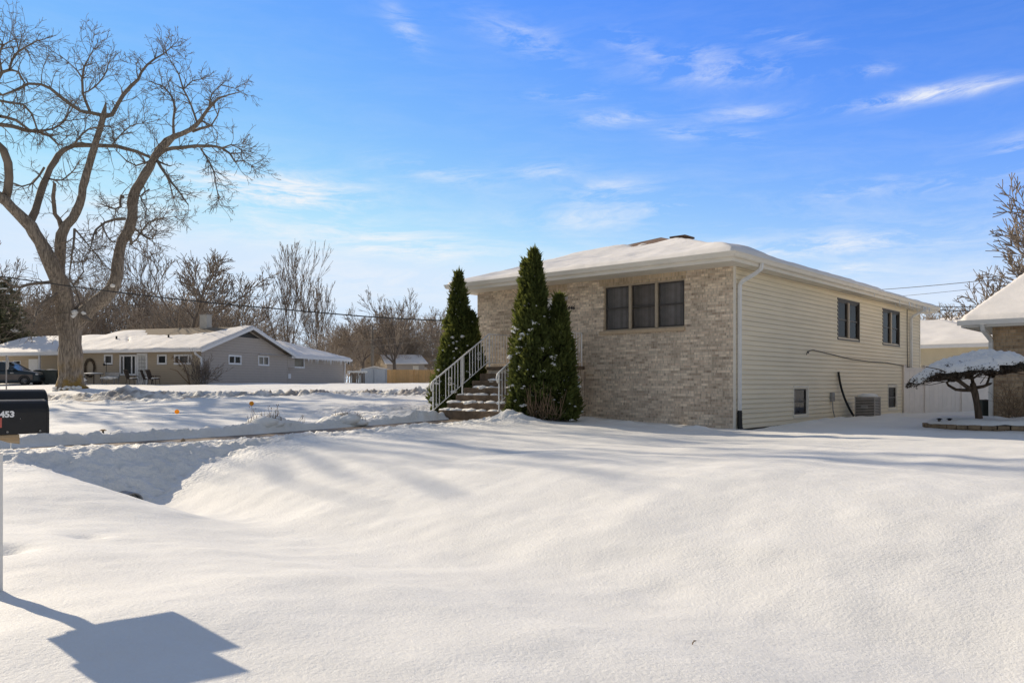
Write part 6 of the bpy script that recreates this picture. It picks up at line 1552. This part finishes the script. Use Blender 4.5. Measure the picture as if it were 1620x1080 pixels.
# bare shrub at the house corner, climber on the wall
b = ng(-.9, -.6); t = thing('bare_shrub', 'twiggy leafless shrub at the right front corner of the taupe house', 'shrub', b); W = Wood(); rr = random.Random(41)
for k in range(34):
    d = Vector((rr.uniform(-.6,.9), rr.uniform(-.6,.3), rr.uniform(.6,1.3))).normalized(); branch(W, rr, Vector((rr.uniform(-.3,.5), rr.uniform(-.2,.2), 0)), d, rr.uniform(.7,1.5), .016, 1, dict(seg=.3, wiggle=.25, up=.08, spread=.6, kids=(5,5,4), ratio=.6, minr=.009, levels=3))
W.build('stems', M['bark_bg'], t)
t = thing('climber', 'leafless climbing plant arching on the wall beside the white downspout', 'climber', ng(-.45, .55)); W = Wood(); rr = random.Random(43)
W.add([(0,0,0),(-.15,-.1,.7),(-.35,-.12,1.3),(-.8,0,1.75),(-1.3,.05,1.95)], [.05,.045,.04,.035,.02], 6); W.add([(0,0,0),(-.4,-.2,.5),(-.8,-.2,.95),(-1.35,-.1,1.1)], [.04,.035,.03,.015], 6); W.add([(-.35,-.12,1.3),(-.2,-.2,1.6)], [.03,.015], 5)
for k in range(50): 
    q = rr.random(); p = Vector((-1.3*q, -.1, 1.95*math.sqrt(q)))
    W.add([p, p+rvec(rr)*.22], [.022,.008], 4)
W.build('stems', M['dry'], t)

# ------------------------------------------------------------------ parked car, bins, sign at the far left
cb = on_ground(16, 56.0); cb.z -= .06
car = thing('parked_car', 'dark teal crossover car parked nose right in the snowy drive', 'car', cb, 0.06)
CW = .88
def loft(sections, m, name, parent, bevel=.03):
    """sections: list of (x, [(y, z) outline])"""
    mb = MB(); n = len(sections[0][1]); vs = []; fs = []
    for x, out in sections: vs += [(x + (dx if False else 0), y, z) for y, z in out for dx in (0,)]
    for i in range(len(sections)-1):
        for k in range(n): fs.append((i*n+k, i*n+(k+1)%n, (i+1)*n+(k+1)%n, (i+1)*n+k))
    fs += [tuple(range(n))[::-1], tuple((len(sections)-1)*n+k for k in range(n))]
    return mb.add(vs, fs).build(name, m, parent, smooth=False, bevel=bevel)
def sec(x, w, zb, zt, tuck=.06): return (x, [(-w,zb+.1),(-w,zt-.22),(-w+.03,zt-.10),(-w+tuck+.05,zt),(w-tuck-.05,zt),(w-.03,zt-.10),(w,zt-.22),(w,zb+.1),(w-.08,zb),(-w+.08,zb)])
loft([sec(-2.35,.74,.40,.98), sec(-2.2,.84,.30,1.08), sec(-1.6,CW,.24,1.12), sec(.4,CW,.22,1.10), sec(1.15,CW,.22,1.06), sec(1.75,.86,.24,1.00), sec(2.1,.82,.28,.92), sec(2.3,.72,.34,.78), sec(2.36,.62,.40,.66)], M['car'], 'body', car)
mb = MB()
gl = [(-2.15,1.10),(-1.75,1.60),(-1.2,1.68),(-.2,1.66),(.25,1.52),(1.0,1.08)]
tp = lambda p, s: (p[0], s*(CW-.03-(p[1]-1.08)*.32), p[1])
mb.prism(gl, tp, -1, 1); mb.build('cabin', M['car_glass'], car, bevel=.02)
mb = MB(); mb.prism([(-1.85,1.605),(-1.2,1.70),(-.15,1.685),(.25,1.54),(.2,1.5),(-.2,1.64),(-1.2,1.655),(-1.75,1.57)], tp, -1.01, 1.01); mb.build('roof_panel', M['car'], car)
for sy in (-1,1):
    mb = MB()
    for (x, xt) in ((-1.25,-1.2),(-.3,-.28)): mb.prism([(x-.05,1.08),(x+.05,1.08),(xt+.05,1.66),(xt-.05,1.66)], tp, sy*1.004, sy*1.012)
    mb.prism([(.95,1.08),(1.04,1.08),(.28,1.53),(.18,1.53)], tp, sy*1.002, sy*1.014); mb.build('pillar', M['car'], car)
    mb = MB(); mb.box(-1.9,2.0,sy*CW-.005 if sy > 0 else -CW-.012, sy*CW+.012 if sy > 0 else -CW+.005, .42,.80); mb.build('door_panel', M['car_lower'], car, bevel=.004)
    mb = MB(); mb.blob((.72,sy*1.0,1.12), .12, 2, 2, .05, (.8,.9,.7)); mb.build('mirror', M['car'], car, smooth=True)
    mb = MB(); mb.blob((2.12,sy*.66,.80), .15, 3, 2, .0, (1.1,.8,.5)); mb.build('headlight', M['lamp_glass'], car, smooth=True)
    for x in (-1.45,1.45):
        mb = MB(); mb.lathe([(.20,-.10),(.31,-.11),(.345,-.07),(.345,.07),(.31,.11),(.20,.10)], (x,sy*.80,.345), 24, 'y'); w = mb.build('wheel', M['tyre'], car, smooth=True)
        mb = MB(); mb.lathe([(0,.06*sy),(.06,.09*sy),(.07,.07*sy)], (x,sy*.80,.345), 12, 'y')
        for k in range(10):
            a = PI*2*k/10; ca, sa = math.cos(a), math.sin(a)
            mb.tube([(x+.05*ca,sy*.88,.345+.05*sa),(x+.2*ca,sy*.895,.345+.2*sa)], [.022,.014], 5)
        mb.lathe([(.19,.06*sy),(.215,.11*sy),(.225,.09*sy)], (x,sy*.80,.345), 24, 'y'); mb.build('rim', M['rim'], w)
        mb = MB(); pr = [(x+.42*math.cos(PI*k/12), .345+.42*math.sin(PI*k/12)) for k in range(13)]
        mb.prism(pr + [(x+.34*math.cos(PI*k/12), .345+.34*math.sin(PI*k/12)) for k in range(12,-1,-1)], lambda p, s: (p[0], s, p[1]), sy*.86, sy*.905); mb.build('wheel_arch', M['black_plastic'], car)
mb = MB(); mb.box(2.28,2.375,-.5,.5,.42,.58); mb.build('grille', M['black_plastic'], car, bevel=.01)
mb = MB(); mb.box(.5,.72,-CW-.024,-CW-.013,.86,.94); mb.build('badge', M['galv'], car)
mb = MB()
for k in range(8): mb.blob((-2.0+.3*k,0,1.70), .2, k, 2, .3, (1.4,2.2,.14))
mb.build('snow', M['snow_cap'], car, smooth=True)
def wheelie(label, px, Y, h, w, rot):
    b = on_ground(px, Y); b.z -= .04; t = thing('trash_bin', label, 'trash bin', b, rot, 'wheeled trash bins beside the car')
    mb = MB(); mb.add([(-w*.42,-.28,.1),(w*.42,-.28,.1),(w*.42,.28,.1),(-w*.42,.28,.1),(-w*.5,-.36,h*.9),(w*.5,-.36,h*.9),(w*.5,.36,h*.9),(-w*.5,.36,h*.9)], [(0,3,2,1),(4,5,6,7),(0,1,5,4),(1,2,6,5),(2,3,7,6),(3,0,4,7)]); mb.build('body', M['bin'], t, bevel=.03)
    mb = MB(); mb.prism([(-w*.54,h*.9),(w*.54,h*.9),(w*.5,h*.97),(w*.2,h),(-w*.3,h*.99),(-w*.54,h*.95)], lambda p, s: (p[0], s, p[1]), -.39, .39); mb.build('lid', M['bin'], t, bevel=.02)
    mb = MB(); mb.tube([(-w*.4,.4,h*.88),(w*.4,.4,h*.88)], .02, 6); mb.build('handle', M['black_plastic'], t)
    for sx in (-1,1): mb = MB(); mb.lathe([(0,-.03),(.13,-.03),(.13,.03),(0,.03)], (sx*w*.44,.28,.13), 14, 'x'); mb.build('wheel', M['tyre'], t)
    mb = MB(); mb.blob((0,0,h), .34, px, 2, .2, (1,1,.12)); mb.build('snow', M['snow_cap'], t, smooth=True)
wheelie('darker narrow trash bin right behind the car bonnet', 63.5, 57.5, 1.08, .62, .2); wheelie('wide green trash bin with a domed lid between car and big trunk', 82, 56.5, 1.1, .98, .1)
b = on_ground(10, 46.5); t = thing('street_sign', 'road sign on a thin metal post, seen almost edge on before the car', 'sign', b, 0)
hS = EYE + (HZ-562)/FPX*46.5 - b.z; mb = MB(); mb.box(-.03,.03,-.02,.02,-.3,hS); mb.build('post', M['galv'], t)
mb = MB(); R8 = .40; pr = [(R8*math.cos(PI/8+PI/4*k), R8*math.sin(PI/8+PI/4*k)) for k in range(8)]; an = math.radians(114)
mb.prism(pr, lambda p, s: (.10+p[0]*math.cos(an)+s*math.sin(an), -.03+p[0]*math.sin(an)-s*math.cos(an), hS-.45+p[1]), 0, .012); mb.build('sign_plate', M['lamp_glass'], t)
mb = MB(); mb.box(-.02,.10,-.03,.0,hS-.46,hS-.43); mb.build('sign_bolt', M['galv'], t)

# ------------------------------------------------------------------ far middle: fences, shed, small house, pole, main power line
def board_fence(name, label, a, b, z1, m, n, pm, snow=False):
    d = (b-a); d.z = 0; l = d.length; d.normalize(); nn = Vector((-d.y,d.x,0)); t = thing(name, label, 'fence', a)
    rg = random.Random(n); mb = MB()
    for i in range(n):
        s0, s1 = l*i/n+.006, l*(i+1)/n-.006; h = z1*(1+rg.uniform(-.008,.008)); P = [d*s0, d*s1, d*s1+nn*.02, d*s0+nn*.02]
        mb.add([(p.x,p.y,-.2) for p in P]+[(p.x,p.y,h) for p in P], [(0,3,2,1),(4,5,6,7),(0,1,5,4),(1,2,6,5),(2,3,7,6),(3,0,4,7)])
    mb.build('panel', M[m], t); k = max(2, int(l/2.4))
    for i in range(k+1):
        p = d*(l*i/k) - nn*.05; mb = MB(); mb.box(p.x-.05,p.x+.05,p.y-.05,p.y+.05,-.3,z1+.04); mb.build('post', M[pm], t)
    if snow:
        mb = MB()
        for i in range(int(l/.4)): p = d*(i*.4+.2); mb.blob((p.x,p.y,z1+.02), .3, i, 1, .3, (1.2,.6,.35))
        mb.build('snow', M['snow_cap'], t, smooth=True)
    return t
A = at(611.5, 606, 90); B = at(698, 606, 92); A.z = B.z = 1.58
board_fence('cedar_fence', 'new honey coloured cedar board fence beyond the side street', A, B, (606-584.5)/FPX*90-.0, 'cedar', 46, 'cedar')
A = at(572, 606, 86); B = at(611, 606, 88.5); A.z = B.z = 1.58
board_fence('grey_fence', 'weathered pale grey board fence left of the cedar fence', A, B, (606-583.5)/FPX*87, 'grey_fence', 20, 'grey_fence')
t = thing('shed', 'low pale shed with a snow covered roof rising over the grey board fence', 'shed', at(592, 605, 91), .05); t.location.z = 1.55
mb = MB(); mb.add([(-1.4,0,0),(1.5,0,0),(1.5,0,1.55),(0,0,1.85),(-1.4,0,1.55),(-1.4,2.5,0),(1.5,2.5,0),(1.5,2.5,1.55),(0,2.5,1.85),(-1.4,2.5,1.55)], [(0,1,2,3,4),(5,9,8,7,6),(0,5,6,1),(1,6,7,2),(4,9,5,0)]); mb.build('wall', M['grey_fence'], t)
mb = MB(); mb.prism([(-1.6,1.52),(0,1.88),(1.7,1.52),(1.7,1.62),(0,2.0),(-1.6,1.62)], lambda p, s: (p[0], s, p[1]), -.2, 2.7); mb.build('snow', M['snow_roof'], t)
# junk by the downspout
b = at(557, 606, 82); b.z = 1.5; t = thing('grey_fence', 'old leaning dark board fence beside the downspout of the low house', 'fence', b, .1); mb = MB(); rg = random.Random(3)
for k in range(9): x = k*.17-.2; mb.box(x,x+.14,rg.uniform(-.05,.05),.07,-.1,1.15+rg.uniform(-.1,.12))
mb.build('board', M['bark_bg'], t); mb = MB(); [mb.blob((k*.3-.2,0,1.25), .25, k, 1, .4, (1.3,.8,.5)) for k in range(6)]; mb.build('snow', M['snow_cap'], t, smooth=True)
# small house behind the fence
b = at(612, 606, 122); b.z = 1.55
t = thing('small_house', 'small far house with a snowy roof beyond the cedar fence', 'house', b, -.10)
h = EYE + (HZ-575.5)/FPX*122 - b.z; hr = EYE + (HZ-562.5)/FPX*124 - b.z
mb = MB(); mb.quad((0,0,0),(5.9,0,0),(5.9,0,h),(0,0,h)); mb.build('front_wall', M['siding_grey'], t)
mb = MB(); mb.add([(0,0,0),(0,0,h),(-1.9,3.4,hr),(-3.8,6.8,h),(-3.8,6.8,0)], [(0,1,2,3,4)]); mb.build('gable_wall', M['siding_tan'], t)
mb = MB(); mb.box(4.1,5.0,-.05,.0,0,h-.3); mb.build('door', M['cream'], t)
mb = MB(); mb.add([(-.25,-.5,h-.05),(6.6,-.5,h-.05),(4.6,3.4,hr+.1),(-2.0,3.4,hr+.1),(-4.3,7.3,h-.05),(2.6,7.3,h-.05)], [(0,1,2,3),(3,2,5,4)]); rf = mb.build('roof', M['shingle_tan'], t)
mb = MB(); mb.add([(-.2,-.52,h+.06),(6.6,-.52,h+.06),(4.6,3.4,hr+.2),(-1.95,3.4,hr+.2),(-.2,-.52,h-.04),(6.6,-.52,h-.04)], [(0,1,2,3),(0,4,5,1)]); mb.build('snow', M['snow_roof'], rf)
b = at(686, 606, 130); b.z = 1.55; t = thing('small_house', 'far house corner with a snowy roof just left of the left evergreen', 'house', b, -.1)
h = EYE + (HZ-571)/FPX*130 - b.z; mb = MB(); mb.box(0,9,0,6,0,h); mb.build('wall', M['beige_wall'], t); mb = MB(); mb.prism([(-.6,h),(3,h+1.3),(9.6,h+1.3),(9.6,h)], lambda p, s: (p[0], s*1.0, p[1]), -.6, 6.5); mb.build('roof', M['snow_roof'], t)
# a van glimpsed over the fence
b = at(681, 592, 105); b.z = 1.55; t = thing('parked_car', 'dark car roof just showing above the right end of the cedar fence', 'car', b, .05)
mb = MB(); mb.prism([(-2.1,.3),(2.1,.3),(2.2,.9),(1.3,1.0),(.7,1.62),(-1.2,1.66),(-1.9,1.1),(-2.2,.95)], lambda p, s: (p[0], s, p[1]), -.85, .85); mb.build('body', M['car'], t, bevel=.04)
mb = MB(); mb.prism([(-1.6,1.08),(1.1,1.05),(.65,1.55),(-1.15,1.58)], lambda p, s: (p[0], s, p[1]), -.862, .862); mb.build('window', M['car_glass'], t)
# pole
b = at(589, 604, 98); b.z = 1.5; t = thing('utility_pole', 'weathered wooden utility pole behind the grey board fence', 'utility pole', b)
mb = MB(); mb.tube([(0,0,-.5),(0,0,7.2)], [.22,.16], 10); mb.build('pole', M['pole'], t, smooth=True); mb = MB(); mb.box(-.7,.7,-.06,.06,6.6,6.75); mb.build('crossarm', M['pole'], t)
a = at(-400, 352, 42); b = at(760, 511, 41)
pts = []
for k in range(60):
    q = k/59; px = -420 + 1200*q
    py = float(np.interp(px, [-420,-200,0,100,200,320,456,540,640,710,790], [368,404,436.5,451,464,477.5,491,498,504,507.5,510])); pts.append((px,py))
pp = np.array(pts); sm = smooth_interp(pp[:,0], [-420,-200,0,160,320,456,600,710,790], [366,404,437,459,477.5,490,502,507.5,510])
pts = [at(float(px), float(py), 42-2.0*(px/800)) for px, py in zip(pp[:,0], sm)]; o0 = pts[0].copy(); mb = MB(); mb.tube([p-o0 for p in pts], .034, 6); o = mb.build('power_line', M['wire'], None, smooth=True); o.location = o0; tag(o, 'long sagging black cable crossing in front of the big trunk to the house', 'cable')
wire('service_line', 'upper pale service line running right from the utility pole', at(540,541,96), at(700,527,96), .05, .03, 'pole', 'service lines by the utility pole')
wire('service_line', 'lower pale service line running right from the utility pole', at(540,551,96), at(690,537,96), .1, .03, 'pole', 'service lines by the utility pole')
